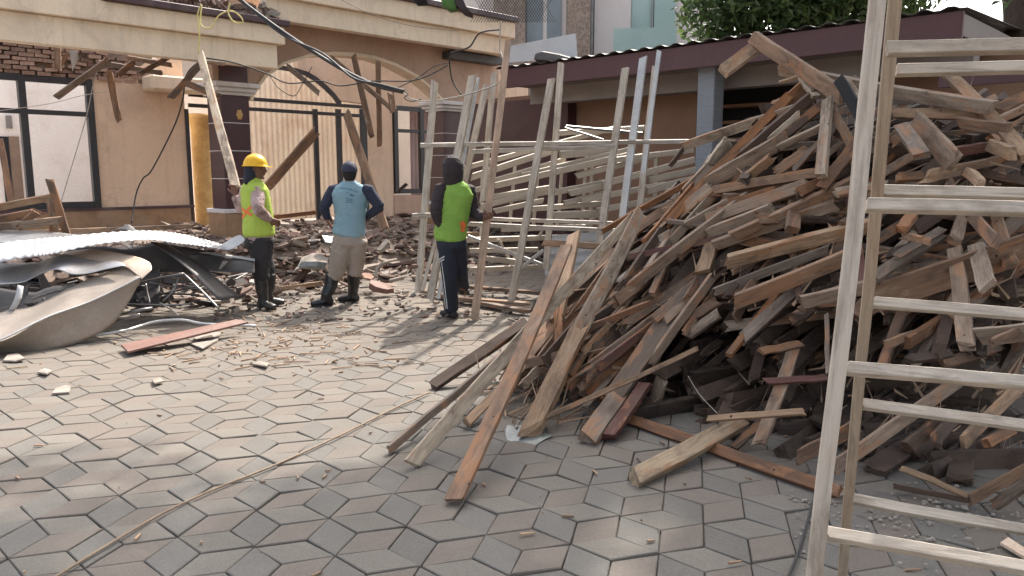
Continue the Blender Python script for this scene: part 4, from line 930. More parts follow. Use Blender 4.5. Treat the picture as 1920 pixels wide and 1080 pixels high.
# trestle carrying the stack
trs = tag(empty('roof_truss', tuple(U(1050, 500, 10))), 'cream steel roof truss with small webs standing under the channel stack', 'roof truss')
for a in ((870, 450, 10.1, 1150, 442, 10.5, 10), (880, 505, 10.0, 1020, 500, 10.2, 9), (860, 318, 10.2, 1160, 238, 10.8, 9)): fpl(*a, 'chord', trs, m='tube')
for x in (955, 1000, 1045, 1090): fpl(x, 432 - (x % 7), 10.1, x + 12, 300 - (x - 950) * .25, 10.4, 6, 'web', trs, m='tube')
for x1, y1, x2, y2 in ((935, 448, 962, 500), (985, 445, 955, 500), (1010, 445, 1035, 395), (1085, 440, 1140, 380)): fpl(x1, y1, 10.1, x2, y2, 10.2, 5, 'web', trs, m='tube')
for x, y0_, y1_ in ((905, 330, 515), (1110, 285, 500), (1230, 290, 480)): fpl(x, y0_, 10.4, x - 4, y1_, 10.3, 7, 'post', trs, m='tube')
# corrugated sheet behind
bm = bmesh.new(); a = U(1022, 560, 9.4); b = U(1165, 545, 9.8); up = Vector((0, .25, .75)); n = 36
va = []
for i in range(n + 1):
    f = i / n; off = Vector((0, -1, 0)) * (.016 * math.sin(f * 2 * math.pi * 6)); va.append((bm.verts.new(a + up * f + off), bm.verts.new(b + up * f + off)))
for i in range(n): bm.faces.new((va[i][0], va[i][1], va[i + 1][1], va[i + 1][0]))
g = bmesh.ops.extrude_face_region(bm, geom=bm.faces[:]); bmesh.ops.translate(bm, verts=[v for v in g['geom'] if isinstance(v, bmesh.types.BMVert)], vec=(0, .004, 0))
tag(finish(bm, 'corrugated_sheet', M['paintmetal'], smooth=True, origin=a), 'pale ribbed metal sheet leaning upright behind the frame and the heap', 'metal sheet')

def twins():
    by = {}
    for o in scene.objects:
        if o.parent is None and o.get('label'): by.setdefault(o['label'], []).append(o)
    for l, v in by.items():
        if len(v) == 2:
            l = l.replace(' in the stack in front of the shed', '').replace('channel stack, ', 'stack, ').replace(' timber lying ', ' timber '); l = ' '.join(l.split()[:12]) if len(l.split()) > 12 and 'channel' in l else l
            v.sort(key=lambda o: o.matrix_basis.translation.z); v[0]['label'] = l + ', lower one of two'; v[1]['label'] = l + ', upper one of two'
twins()
# ------------------------------------------------------------------ heap of torn roofing sheets, left
def catm(P, f):
    n = len(P) - 1; x = min(max(f * n, 0), n - 1e-6); i = int(x); t = x - i
    p0, p1, p2, p3 = P[max(i - 1, 0)], P[i], P[i + 1], P[min(i + 2, n)]
    return .5 * ((2 * p1) + (p2 - p0) * t + (2 * p0 - 5 * p1 + 4 * p2 - p3) * t * t + (3 * p1 - p0 - 3 * p2 + p3) * t ** 3)
def patch(name, label, m, rows, nu=40, nv=8, th=.004, corr=0, camp=.012, dent=.01, cat='metal sheet', smooth=True, linear=False, **k):
    """curved sheet through rows of (x, y, D); corr = number of corrugations along u"""
    RW = [[U(x, y, D) for x, y, D in r] for r in rows]; bm = bmesh.new(); g_ = []
    if corr: nu = corr * 6
    c0 = RW[0][0]
    for j in range(nv + 1):
        line = []
        for i in range(nu + 1):
            u_ = i / nu; cpts = [catm(r, u_) for r in RW]
            if linear:
                x = j / nv * (len(cpts) - 1); q = min(int(x), len(cpts) - 2); p = cpts[q].lerp(cpts[q + 1], x - q)
            else: p = catm(cpts, j / nv)
            p = p + Vector((0, 0, 1)) * (noise.noise((p - c0) * 2.3) * dent * 2 + noise.noise((p - c0) * 6) * dent * .6)
            if corr: p = p + Vector((0, -.3, 1)) * (camp * math.cos(u_ * corr * 2 * math.pi))
            line.append(bm.verts.new(p))
        g_.append(line)
    for j in range(nv):
        for i in range(nu): bm.faces.new((g_[j][i], g_[j][i + 1], g_[j + 1][i + 1], g_[j + 1][i]))
    bm.normal_update()
    for e_ in bm.edges:
        if e_.is_manifold and e_.calc_face_angle(0) > .42 and not corr: e_.smooth = False
    r = bmesh.ops.solidify(bm, geom=bm.faces[:], thickness=th)
    return tag(finish(bm, name, m, smooth=smooth, origin=c0), label, cat, **k)
patch('corrugated_sheet', 'long white corrugated roofing sheet arching over the top of the scrap heap', M['paintmetal'],
      [[(-40, 500, 7.2), (60, 480, 7.3), (107, 473, 7.4), (200, 457, 7.6), (277, 449, 7.8), (333, 456, 8.0), (380, 462, 8.1), (425, 470, 8.2)],
       [(-40, 462, 7.7), (67, 449, 7.9), (130, 442, 8.0), (230, 434, 8.3), (300, 434, 8.5), (350, 441, 8.6), (395, 452, 8.7), (432, 462, 8.7)]], corr=40, camp=.0045, nv=4, dent=.006)
patch('folded_sheet_tip', 'bright white folded metal tip pointing up at the right end of the scrap heap', M['paintmetal'], [[(412, 461, 8.2), (424, 469, 8.15), (436, 467, 8.1)], [(430, 450, 8.3), (444, 455, 8.25), (458, 452, 8.2)], [(440, 444, 8.35), (450, 441, 8.3), (456, 444, 8.3)]], 8, 6, dent=.004)
trough = patch('bent_metal_sheet', 'large bent grey brown metal trough at the left edge of the scrap heap', M['pan'],
      [[(-60, 604, 6.9), (10, 586, 7.0), (90, 560, 7.15), (165, 528, 7.4), (240, 500, 7.6)],
       [(-60, 630, 6.5), (10, 612, 6.6), (90, 580, 6.8), (165, 553, 7.1), (252, 512, 7.4)],
       [(-60, 662, 6.15), (10, 634, 6.25), (90, 595, 6.55), (165, 568, 6.85), (262, 521, 7.22)],
       [(-60, 668, 6.3), (10, 650, 6.35), (100, 626, 6.6), (185, 590, 6.9), (263, 525, 7.23)],
       [(-60, 672, 6.45), (10, 668, 6.5), (110, 657, 6.62), (205, 612, 6.95), (262, 529, 7.24)]], 44, 20, dent=.018, linear=True)
bm = bmesh.new(); ridge_ = smooth_path([U(x, y - 1, D - .02) for x, y, D in ((-60, 662, 6.15), (10, 634, 6.25), (90, 595, 6.55), (165, 568, 6.85), (225, 540, 7.08), (262, 521, 7.2))]); loft(bm, ridge_, [.008] * len(ridge_), n=8); finish(bm, 'ridge_highlight', M['silver'], trough, smooth=True)  # bright rod added to draw the highlight along the bent ridge
patch('cream_sheet_end', 'rust stained cream sheet metal curling over the end of the trough', M['pancream'],
      [[(112, 476, 7.9), (170, 468, 7.9), (225, 474, 7.8), (262, 484, 7.6), (282, 494, 7.45)], [(118, 481, 7.75), (175, 480, 7.7), (225, 490, 7.6), (262, 503, 7.4), (284, 506, 7.3)], [(150, 486, 7.6), (190, 492, 7.55), (232, 500, 7.5), (252, 512, 7.35), (266, 524, 7.22)]], 24, 10, dent=.006)
patch('silver_sheet', 'wavy silver grey sheet hanging out under the corrugated one', M['galv'],
      [[(-50, 500, 7.6), (40, 493, 7.6), (112, 480, 7.6), (170, 486, 7.55), (222, 497, 7.5)], [(-50, 520, 7.4), (40, 510, 7.4), (112, 497, 7.4), (165, 505, 7.4), (232, 499, 7.45)], [(-50, 538, 7.3), (30, 530, 7.3), (100, 508, 7.3), (145, 519, 7.3), (236, 502, 7.4)]], 30, 10, dent=.02)
patch('flat_dark_sheet', 'dark flat sheet with a bright edge reaching right towards the man in a helmet', M['darksheet'],
      [[(318, 464, 8.7), (380, 473, 8.6), (478, 487, 8.4)], [(322, 480, 8.5), (385, 490, 8.4), (478, 500, 8.3)], [(345, 500, 8.35), (400, 508, 8.25), (478, 513, 8.2)]], 16, 6)
patch('sheet_edge_strip', 'bright strip along the edge of the dark flat sheet', M['paintmetal'], [[(322, 463, 8.72), (400, 474, 8.55), (478, 485, 8.38)], [(322, 467, 8.68), (400, 478, 8.5), (478, 490, 8.34)]], 12, 2, dent=0)
patch('leaning_dark_panel', 'dark rectangular panel leaning down to the right of the scrap heap', M['darksheet'],
      [[(283, 453, 8.1), (345, 497, 7.9), (412, 562, 7.75)], [(312, 456, 8.4), (380, 500, 8.2), (449, 555, 8.1)]], 12, 4, dent=.004, th=.012, linear=True)
patch('long_grey_sheet', 'long grey flat sheet lying behind the corrugated one at far left', M['galv'], [[(-60, 428, 9.4), (60, 433, 9.2), (168, 443, 9.0)], [(-60, 455, 8.6), (60, 457, 8.6), (150, 449, 8.8)]], 20, 4, dent=.006)
patch('dark_torn_sheet', 'small torn dark sheet sticking up behind the corrugated roofing', M['darksheet'], [[(198, 438, 8.9), (225, 432, 8.9), (258, 437, 8.9)], [(230, 426, 9.0), (240, 421, 9.0), (252, 428, 9.0)]], 10, 4)
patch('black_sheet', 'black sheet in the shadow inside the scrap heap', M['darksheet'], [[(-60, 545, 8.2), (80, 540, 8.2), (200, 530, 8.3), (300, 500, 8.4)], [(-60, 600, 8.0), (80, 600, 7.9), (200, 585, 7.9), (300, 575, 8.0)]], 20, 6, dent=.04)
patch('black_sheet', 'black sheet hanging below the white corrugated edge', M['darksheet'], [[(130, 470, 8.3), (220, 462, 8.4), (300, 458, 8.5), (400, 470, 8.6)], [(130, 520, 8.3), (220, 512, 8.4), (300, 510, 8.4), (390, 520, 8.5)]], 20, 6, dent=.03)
patch('white_scrap', 'narrow pale scrap standing upright inside the scrap heap', M['paintmetal'], [[(33, 534, 7.1), (27, 560, 7.0), (15, 583, 7.0)], [(44, 537, 7.1), (40, 560, 7.0), (26, 584, 7.0)]], 6, 2, dent=.003)
rs = random.Random(4)
tubes = [([(258, 531, 7.6), (300, 521, 7.6), (344, 513, 7.6)], .011, 'bent thin steel bar rising over the right of the scrap heap'), ([(344, 513, 7.6), (378, 545, 7.5), (411, 579, 7.4)], .011, 'thin steel bar slanting down right beside the dark panel'),
         ([(273, 532, 7.5), (277, 552, 7.45), (281, 568, 7.4)], .010, 'short upright steel bar in the scrap heap'), ([(335, 520, 7.9), (325, 545, 7.8), (305, 565, 7.7)], .008, 'dull rod leaning left inside the scrap heap'),
         ([(300, 568, 7.6), (320, 580, 7.4), (335, 592, 7.3)], .008, 'short rod end near the ground in the scrap heap'), ([(215, 592, 7.2), (260, 582, 7.2), (285, 578, 7.3)], .016, 'grey tube lying low in the scrap heap'),
         ([(210, 604, 7.1), (262, 590, 7.05)], .014, 'lowest grey tube beside the trough'), ([(240, 570, 7.6), (310, 572, 7.7), (360, 570, 7.8)], .010, 'level rod in the dark of the scrap heap'),
         ([(60, 560, 7.6), (110, 545, 7.7), (160, 540, 7.8)], .012, 'dull rod seen over the trough'), ([(280, 530, 8.2), (350, 540, 8.1), (400, 530, 8.3)], .009, 'faint rod crossing behind the dark panel')]
for p, r, lab in tubes: cable('steel_bar', lab, [U(*q) for q in p], r, M['steel'], 'steel bar', n=4)
cable('bent_steel_pipe', 'long shiny bent steel pipe lying on the paving before the scrap heap', [G(110, 637, .04), G(175, 629, .05), G(233, 620, .06), G(270, 609, .07), G(300, 602, .09), G(343, 600, .09), G(372, 606, .05), G(410, 609, .03), G(480, 611, .03)], .014, M['silver'], 'pipe', n=4)
bm = bmesh.new()
for i in range(170):
    x = rs.uniform(-30, 430); y = rs.uniform(530, 610) - max(0, x - 260) * .12; c = G(x, y, 0) + Vector((0, rs.uniform(0, .8), rs.uniform(.03, .28)))
    az = rs.uniform(0, 3.14); L = rs.uniform(.2, .9); d = Vector((math.cos(az), math.sin(az) * .6, rs.uniform(-.2, .2))) * L / 2
    if rs.random() < .5: loft(bm, [c - d, c + d], [rs.uniform(.006, .014)] * 2, n=5)
    else: shard(bm, c, L * .6, .12, .015, rs, False)
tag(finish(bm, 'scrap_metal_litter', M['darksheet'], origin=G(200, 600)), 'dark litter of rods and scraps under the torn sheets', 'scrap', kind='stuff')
# red-brown board on the ground
bm = bmesh.new(); P = [G(227, 650, .035), G(240, 663, .03), G(466, 607, .10), G(443, 602, .13)]; prism(bm, P, Vector((0, 0, .02)))
tag(finish(bm, 'red_board', M['redboard'], bevel=.003, origin=P[0]), 'long red brown board lying on the paving in front of the scrap heap', 'board')
# timbers at the far left
for x1, y1, x2, y2, D, w, cc, lab in ((-40, 396, 95, 370, 9.6, 13, 'T', 'tan lath slanting up to a short post at far left'), (95, 366, 101, 432, 9.6, 14, 'P', 'short upright post carrying a lath at far left'), (94, 340, 124, 436, 9.4, 13, 'B', 'brown lath leaning against the short post'),
                                      (-40, 420, 70, 398, 9.3, 16, 'T2', 'upper of two brown boards at far left edge'), (-40, 430, 112, 413, 9.2, 14, 'L2', 'lower brown board at far left edge'), (60, 436, 362, 424, 11.2, 8, 'P', 'long pale lath lying along the foot of the tan wall'), (36, 425, 62, 402, 9.2, 11, 'B', 'short dark strut under the left boards')):
    timber('old_batten', U(x1, y1, D), U(x2, y2, D), w * D / FPX, w * .5 * D / FPX, WC[cc], lab, 'batten', rr=rh, roll=.3)

# ------------------------------------------------------------------ rubble
def porch_z(t):
    if t < TS: return 0
    if t < TS + .38: return .16
    return .33
rr = random.Random(31); bm = bmesh.new(); cnt = 0
def mound(s, t):
    v = .08 + .13 * math.exp(-((t - TS - .4) / .9) ** 2) * (.6 + .6 * noise.noise(Vector((s * .9, t * .9, 3)))) + .16 * math.exp(-((t - TB + .2) / .8) ** 2)
    return v
while cnt < 7500:
    s = rr.uniform(-3.2, 6.4); t = TS + rr.triangular(-2.0, 5.2, .3) 
    if t > TB + 1.1: continue
    if t < TS - .5 and rr.random() < .75: continue
    if TS - .55 < t < TS - .02 and 1.2 < s < 5 and rr.random() < .7: continue
    h = mound(s, t) if t > TS - .2 else .05 + .05 * rr.random()
    z = porch_z(t) + h * rr.random() ** .7
    k = rr.choice((.4, .6, .8, 1, 1.2, 1.8, 2.3)); c = H(s, t, z)
    if c.y < 8.4: continue
    shard(bm, c, .17 * k, .10 * k, rr.uniform(.012, .045), rr); cnt += 1
for i in range(70):                       # larger slabs of plaster and tile
    s = rr.uniform(-1.5, 5.5); t = TS + rr.uniform(-.5, 3.0); c = H(s, t, porch_z(t) + mound(s, t) * .95 + .02)
    if c.y > 8.6: shard(bm, c, rr.uniform(.25, .5), rr.uniform(.15, .3), rr.uniform(.015, .05), rr)
for i in range(230):                      # debris under the scrap heap and frames
    x = rr.uniform(400, 980); y = rr.uniform(540, 600); c = G(x, y, rr.uniform(.0, .04)); shard(bm, c, rr.uniform(.03, .12), rr.uniform(.02, .07), rr.uniform(.01, .03), rr)
tag(finish(bm, 'rubble', M['rubble'], origin=H(1, TS, 0)), 'dusty spread of broken tiles, bricks and splinters over the porch steps', 'rubble', kind='stuff')
bm = bmesh.new(); n1, n2 = 60, 34; gr_ = []
for j in range(n2 + 1):
    row_ = []
    for i in range(n1 + 1):
        s = -3.4 + 9.9 * i / n1; t = TS - .3 + (TB - TS + 1.0) * j / n2
        z = porch_z(t) + (mound(s, t) * .72 if j > 0 else -.1) * (1 if t > TS + .0 else .2) + .03 * noise.noise(Vector((s * 6, t * 6, 0))) - .02
        row_.append(bm.verts.new(H(s, t, z)))
    gr_.append(row_)
for j in range(n2):
    for i in range(n1): bm.faces.new((gr_[j][i], gr_[j][i + 1], gr_[j + 1][i + 1], gr_[j + 1][i]))
tag(finish(bm, 'debris_mound', M['mortar'], smooth=True, origin=H(1, TS, 0)), 'grey brown dust and mortar bed of the rubble', 'debris', kind='stuff')
big = [(560, 455, .28, .16, 'tan broken plaster slab leaning under the cream partition', 'concrete'), (620, 452, .34, .2, 'grey concrete lump by the black post behind the men', 'granite'), (585, 498, .3, .2, 'crumpled grey granite tile piece between helmet man and blue shirt', 'granite'),
       (720, 462, .32, .18, 'pale plaster lump right of the man in the blue shirt', 'paper'), (712, 538, .34, .22, 'maroon tile slab tilted at the edge of the rubble', 'redboard'), (775, 500, .2, .12, 'red plastic fragment lying before the left frame foot', 'redboard'),
       (775, 552, .10, .12, 'small grey stone at the foot of the left upright', 'granite'), (550, 512, .22, .1, 'brown clod of mortar by the helmet man boots', 'concrete'), (530, 420, .34, .12, 'cream plaster slab on the rubble below the partition', 'paper'),
       (690, 520, .26, .12, 'broken brick beside the maroon tile', 'brick'), (450, 580, .2, .14, 'round grey lump near the helmet man boots', 'concrete'), (425, 560, .24, .2, 'brown bundle at the foot of the dark panel', 'concrete')]
for x, y, w, h, lab, mm in big:
    bm = bmesh.new(); z = .12 if y > 505 else .55; c = G(x, y, z if y > 530 else z); shard(bm, c, w, w * .7, h * .3, rr, True)
    bmesh.ops.subdivide_edges(bm, edges=bm.edges[:], cuts=1, use_grid_fill=True)
    for v in bm.verts: v.co += Vector([noise.noise(v.co * 9 + Vector((q, 0, 0))) * .015 for q in (0, 7, 13)])
    tag(finish(bm, 'rubble_piece', M[mm], origin=c), lab, 'rubble piece')
# plastic sheet and white curved pipe in the rubble
patch('plastic_sheet', 'crumpled white plastic sheet lying in the rubble beside the helmet man', M['paper'], [[(548, 512, 10.3), (575, 508, 10.3), (612, 500, 10.6)], [(556, 500, 10.6), (585, 487, 10.8), (618, 488, 10.9)], [(565, 490, 10.9), (590, 480, 11), (612, 483, 11.1)]], 16, 12, dent=.06, cat='plastic sheet')
cable('curved_pipe', 'curved white plastic pipe rising from the rubble by the left frame', [U(704, 520, 9.9), U(708, 503, 10.0), U(722, 492, 10.1), U(742, 487, 10.3)], .022, M['paper'], 'pipe')
cable('white_pipe', 'short straight white pipe with an open end in the rubble', [U(730, 527, 9.6), U(757, 520, 9.7)], .025, M['paper'], 'pipe')
for x1, y1, x2, y2, w, cc, lab in ((520, 542, 604, 531, 8, 'P', 'pale lath on the ground between the two left men'), (680, 448, 900, 440, 12, 'T', 'long tan beam lying at the foot of the right wall'), (540, 449, 640, 437, 9, 'T2', 'brown lath lying across the rubble behind the man in blue'), (505, 408, 590, 398, 8, 'O', 'reddish lath along the foot of the cream partition'), (700, 445, 745, 425, 5, 'L', 'thin pale stick leaning in the rubble right of the blue shirt')):
    D = 10.0 if y1 > 500 else 13.2
    a = G(x1, y1, .08) if y1 > 500 else U(x1, y1, D); b = G(x2, y2, .08) if y1 > 500 else U(x2, y2, D + .3); timber('old_batten', a, b, w * D / FPX, w * .6 * D / FPX, WC[cc], lab, 'batten', rr=rh)
# small splinters and chips on the paving
bm = bmesh.new()
for i in range(340):
    if rr.random() < .7: x = rr.gauss(520, 130); y = rr.gauss(640, 32)
    else: x = rr.uniform(0, 1900); y = 560 + 520 * rr.random() ** 1.6
    if y < 560 or y > 1078: continue
    c = G(x, y, .004); az = rr.uniform(0, 3.14)
    k = rr.uniform(.3, 1) * (1 if y < 700 else .3)
    if rr.random() < .55:
        L = .12 * k; d = Vector((math.cos(az), math.sin(az), 0)); s_ = Vector((-d.y, d.x, 0)) * .004; hexa(bm, [c - d * L - s_, c + d * L - s_, c + d * L + s_, c - d * L + s_, c - d * L * .9 - s_ + Vector((0, 0, .008)), c + d * L * .8 - s_ + Vector((0, 0, .006)), c + d * L * .8 + s_ + Vector((0, 0, .006)), c - d * L * .9 + s_ + Vector((0, 0, .01))])
    else: shard(bm, c + Vector((0, 0, .004)), .05 * k, .035 * k, .01, rr)
tag(finish(bm, 'wood_chips', M['chips'], origin=G(520, 640)), 'scattered wood splinters and chips on the sunlit paving', 'wood chips', kind='stuff')
for pts, lab, mm in (([(357, 646), (366, 634), (392, 626), (415, 624), (408, 640), (380, 655)], 'white broken plasterboard piece beside the red board', 'paper'), ([(98, 740), (104, 731), (124, 725), (133, 727), (130, 738)], 'small pale shard lying on the sunlit paving at left', 'paper'),
                     ([(6, 678), (14, 668), (33, 664), (47, 674), (30, 679)], 'white plaster chunk at the left under the trough', 'paper'), ([(472, 684), (485, 680), (505, 683), (500, 689)], 'thin white chip in the middle of the sunlit paving', 'paper'), ([(285, 714), (300, 711), (308, 717), (290, 721)], 'small beige chip on the paving below the red board', 'paper'),
                     ([(70, 700), (82, 693), (98, 697), (88, 703)], 'flat grey chip in the shade of the trough', 'paper'), ([(1875, 1022), (1890, 1012), (1925, 1035), (1922, 1050)], 'pale wooden shard at the lower right corner', 'pancream')):
    bm = bmesh.new(); prism(bm, [G(x, y, .006 + .012 * (i % 2)) for i, (x, y) in enumerate(pts)], Vector((0, 0, .012))); tag(finish(bm, 'debris_chip', M[mm], origin=G(*pts[0])), lab, 'debris chip')
patch('crumpled_tin', 'crumpled piece of grey tin on the paving under the rotten beam end', M['tin'], [[(950, 828, 4.25), (968, 846, 4.12), (985, 851, 4.1), (1012, 835, 4.2), (1036, 820, 4.3)], [(946, 808, 4.4), (970, 822, 4.3), (992, 826, 4.28), (1015, 822, 4.3), (1034, 818, 4.33)], [(950, 797, 4.5), (975, 800, 4.5), (1000, 803, 4.5), (1015, 810, 4.45), (1030, 815, 4.4)]], 20, 14, dent=.022, cat='tin scrap')
patch('plastic_scrap', 'white crumpled plastic caught in the left slope of the heap', M['paper'], [[(1148, 535, 5.7), (1165, 520, 5.7), (1182, 508, 5.7)], [(1160, 530, 5.65), (1172, 520, 5.65), (1190, 507, 5.65)]], 8, 6, dent=.03, cat='plastic scrap')
cable('tan_rod', 'thin tan rod lying across the paving from the lower left towards the heap', [G(100, 1084, .008), G(180, 1035, .012), G(300, 965, .012), G(400, 918, .01), G(520, 870, .01), G(640, 815, .012), G(730, 770, .012), G(806, 735, .02)], .0065, M['hose'], 'rod', n=6)
cable('black_cable', 'black cable running down beside the ladder foot on the paving', [G(1476, 1084, .01), G(1495, 1040, .01), G(1512, 985, .012), G(1527, 930, .02), G(1535, 900, .05)], .006, M['cablek'], 'cable')
cable('black_cable', 'thin black cable end on the paving left of the thick pale beam', [G(1195, 860, .01), G(1207, 872, .01), G(1222, 876, .01)], .006, M['cablek'], 'cable')
cable('thin_wire', 'thin wire hanging in the dark hollow of the heap', [heap_pt(1290, 705, -.1), heap_pt(1312, 740, -.12), heap_pt(1345, 775, -.15)], .002, M['cablew'], 'wire')

# ------------------------------------------------------------------ broken sticks and cables on the house
def hangstick(x1, y1, x2, y2, D, w, cc, lab, D2=None, name='broken_batten'):
    timber(name, U(x1, y1, D), U(x2, y2, D2 or D), w * D / FPX, w * .55 * D / FPX, WC[cc], lab, 'batten', rr=rh, roll=.3, rough=.6)
hangstick(375, 100, 443, 352, 11.6, 12.5, 'W', 'long pale batten leaning from the eave down to the helmet man hand', 9.0)
hangstick(108, 180, 205, 112, 12.4, 11, 'G', 'grey stick hanging down left from the eave over the window')
hangstick(205, 136, 222, 222, 12.6, 11, 'B2', 'frayed brown stick hanging from the eave against the tan wall')
hangstick(322, 182, 378, 118, 11.9, 11, 'G2', 'dark stick slanting down left from the eave corner')
hangstick(348, 155, 408, 180, 11.9, 11, 'G2', 'short dark stick crossing towards the maroon pillar')
hangstick(222, 140, 256, 112, 12.8, 10, 'B', 'brown stick hidden under the eave in the middle')
hangstick(540, 125, 596, 173, 13.4, 9, 'G', 'short grey stick falling across the porch arch')
hangstick(664, 108, 697, 256, 13.8, 10, 'B', 'dark brown stick hanging steeply inside the arch right half')
hangstick(709, 115, 712, 270, 14.3, 9, 'B2', 'vertical brown batten against the wall inside the arch')
hangstick(650, 212, 722, 430, 14.0, 14, 'T2', 'long brown prop leaning behind the man in blue', 12.6)
hangstick(500, 352, 590, 250, 14.2, 16, 'B2', 'broad brown board leaning behind the helmet man against a black post')
hangstick(733, 175, 737, 205, 13.5, 12, 'B2', 'short brown stub on the wall by the right window')
hangstick(622, 108, 735, 205, 14.2, 8, 'L2', 'thin lath running diagonally inside the arch')
hangstick(745, 361, 762, 345, 15, 6, 'D', 'short dark stick on the sill of the right window')
hangstick(108, 85, 109, 128, 13.0, 10, 'B2', 'short upright stud in front of the brick course')
hangstick(380, 116, 420, 120, 11.8, 6, 'L', 'thin pale lath lying under the eave corner')
hangstick(-30, 116, 110, 128, 13.6, 14, 'T2', 'brown wall plate lying across the brick course over the left window')
hangstick(190, 118, 300, 136, 13.2, 9, 'G2', 'grey lath sagging across the broken bricks under the eave')
hangstick(240, 108, 322, 122, 12.6, 8, 'L2', 'brown lath end under the eave left of the cornice')
hangstick(262, 138, 318, 106, 12.4, 8, 'D2', 'dark lath crossing the brown one under the eave')
hangstick(112, 122, 128, 98, 13.2, 7, 'T2', 'small brace beside the stud over the left window')
hangstick(0, 262, 22, 380, 16.5, 10, 'B', 'dark stick leaning behind the left window by the doorway')
patch('torn_paper', 'torn white strip of ceiling hanging before the brick course', M['paper'], [[(130, 95, 12.9), (133, 115, 12.9), (136, 135, 12.9)], [(145, 96, 12.9), (146, 112, 12.9), (138, 128, 12.9)]], 6, 3, cat='paper strip', dent=.01)
cable('power_cable', 'thick black cable running from the eave across the arch to the frames', [U(430, -15, 11.2), U(520, 52, 11.0), U(600, 105, 10.6), U(660, 140, 10.2), U(710, 162, 9.8), U(755, 172, 9.4)], .024, M['cablek'])
cable('power_cable', 'second black cable twisted along the thick one across the arch', [U(437, -15, 11.2), U(525, 62, 10.95), U(604, 100, 10.5), U(662, 146, 10.1), U(712, 158, 9.75), U(757, 170, 9.3)], .015, M['cablek'])
cable('thin_wire', 'pale wire hanging from the cable end to the held timber', [U(755, 170, 9.4), U(768, 184, 9.3), U(800, 190, 9.2), U(850, 183, 9.0), U(905, 168, 8.8), U(940, 148, 8.6), U(951, 75, 8.4)], .008, M['cablew'], 'wire')
cable('thin_wire', 'tangled black wire ends where the thick cable stops', [U(750, 168, 9.4), U(765, 176, 9.3), U(758, 184, 9.3), U(772, 190, 9.3), U(790, 186, 9.3)], .006, M['cablek'], 'wire')
cable('black_wire', 'black wire sagging from the eave corner across the arch to the frames', [U(380, 108, 11.7), U(440, 118, 11.8), U(500, 138, 12), U(540, 156, 12), U(600, 152, 12), U(640, 161, 12.1), U(700, 152, 12.1), U(780, 150, 12.2), U(840, 122, 12.3)], .010, M['cablek'], 'wire')
cable('black_wire', 'thin black wire hanging in a loop inside the arch', [U(505, 140, 12.5), U(522, 165, 12.5), U(550, 180, 12.5), U(565, 162, 12.5), U(585, 125, 12.5)], .006, M['cablek'], 'wire')
cable('black_wire', 'long black wire trailing down the tan wall from the eave', [U(378, 112, 11.9), U(350, 140, 12.2), U(342, 190, 12.6), U(325, 240, 13), U(285, 318, 13.4), U(268, 335, 13.4), U(255, 365, 13.4), U(247, 418, 13)], .012, M['cablek'], 'wire')
cable('grey_wire', 'grey wire dropping from the eave past the left window frame', [U(205, 110, 12.4), U(180, 140, 12.4), U(163, 215, 12.4), U(135, 310, 12.2), U(105, 410, 12)], .008, M['cablew'], 'wire')
cable('grey_wire', 'thin grey wire crossing the left window', [U(-20, 210, 12.4), U(90, 195, 12.4), U(150, 180, 12.4), U(200, 172, 12.4)], .005, M['cablew'], 'wire')
cable('thin_wire', 'thin wire drawn across the arch wall beneath the higher fascia', [U(640, 0, 11.8), U(700, 28, 11.9), U(770, 48, 12), U(830, 55, 12), U(860, 58, 12)], .004, M['cablek'], 'wire')
cable('black_wire', 'bundle of black wire looping down from the right end of the higher fascia', [U(940, 55, 12.2), U(900, 62, 12.2), U(880, 88, 12.2), U(850, 98, 12.3), U(843, 110, 12.4), U(848, 150, 12.5), U(865, 178, 12.4)], .012, M['cablek'], 'wire')
cable('black_wire', 'black wire sagging from the fascia end to the arch', [U(842, 118, 12.4), U(815, 124, 12.4), U(780, 148, 12.4), U(738, 168, 12.2)], .007, M['cablek'], 'wire')
cable('pale_wire', 'forked pale wire hanging at the corner of the higher fascia', [U(939, 40, 12), U(937, 75, 12), U(938, 95, 12), U(945, 112, 11.8)], .010, M['cablew'], 'wire')
cable('yellow_rope', 'yellow rope looped over the edge of the left coping', [U(372, 100, 11.2), U(374, 60, 11.2), U(370, 30, 11.2), U(378, 10, 11.2), U(376, 45, 11.15), U(395, 52, 11.1), U(410, 30, 11.1), U(432, 20, 11.1), U(450, 30, 11.1), U(455, 42, 11.1), U(440, 42, 11.1), U(428, 25, 11.1), U(432, 5, 11.1)], .010, M['cabley'], 'rope')
# dark soot coloured beam between arch wall and shed
b0_ = FP(845, 104, -.25); b1_ = FP(942, 108, -.25); bm = bmesh.new(); hbox(bm, b0_[0], b1_[0], -.25, .015, FP(890, 115, -.25)[1], zb2 - .005)
tag(finish(bm, 'dark_beam', M['darksheet'], origin=H(b0_[0], -.25, b0_[1]), bevel=.008), 'dark soot coloured beam jutting under the end of the higher fascia', 'beam')
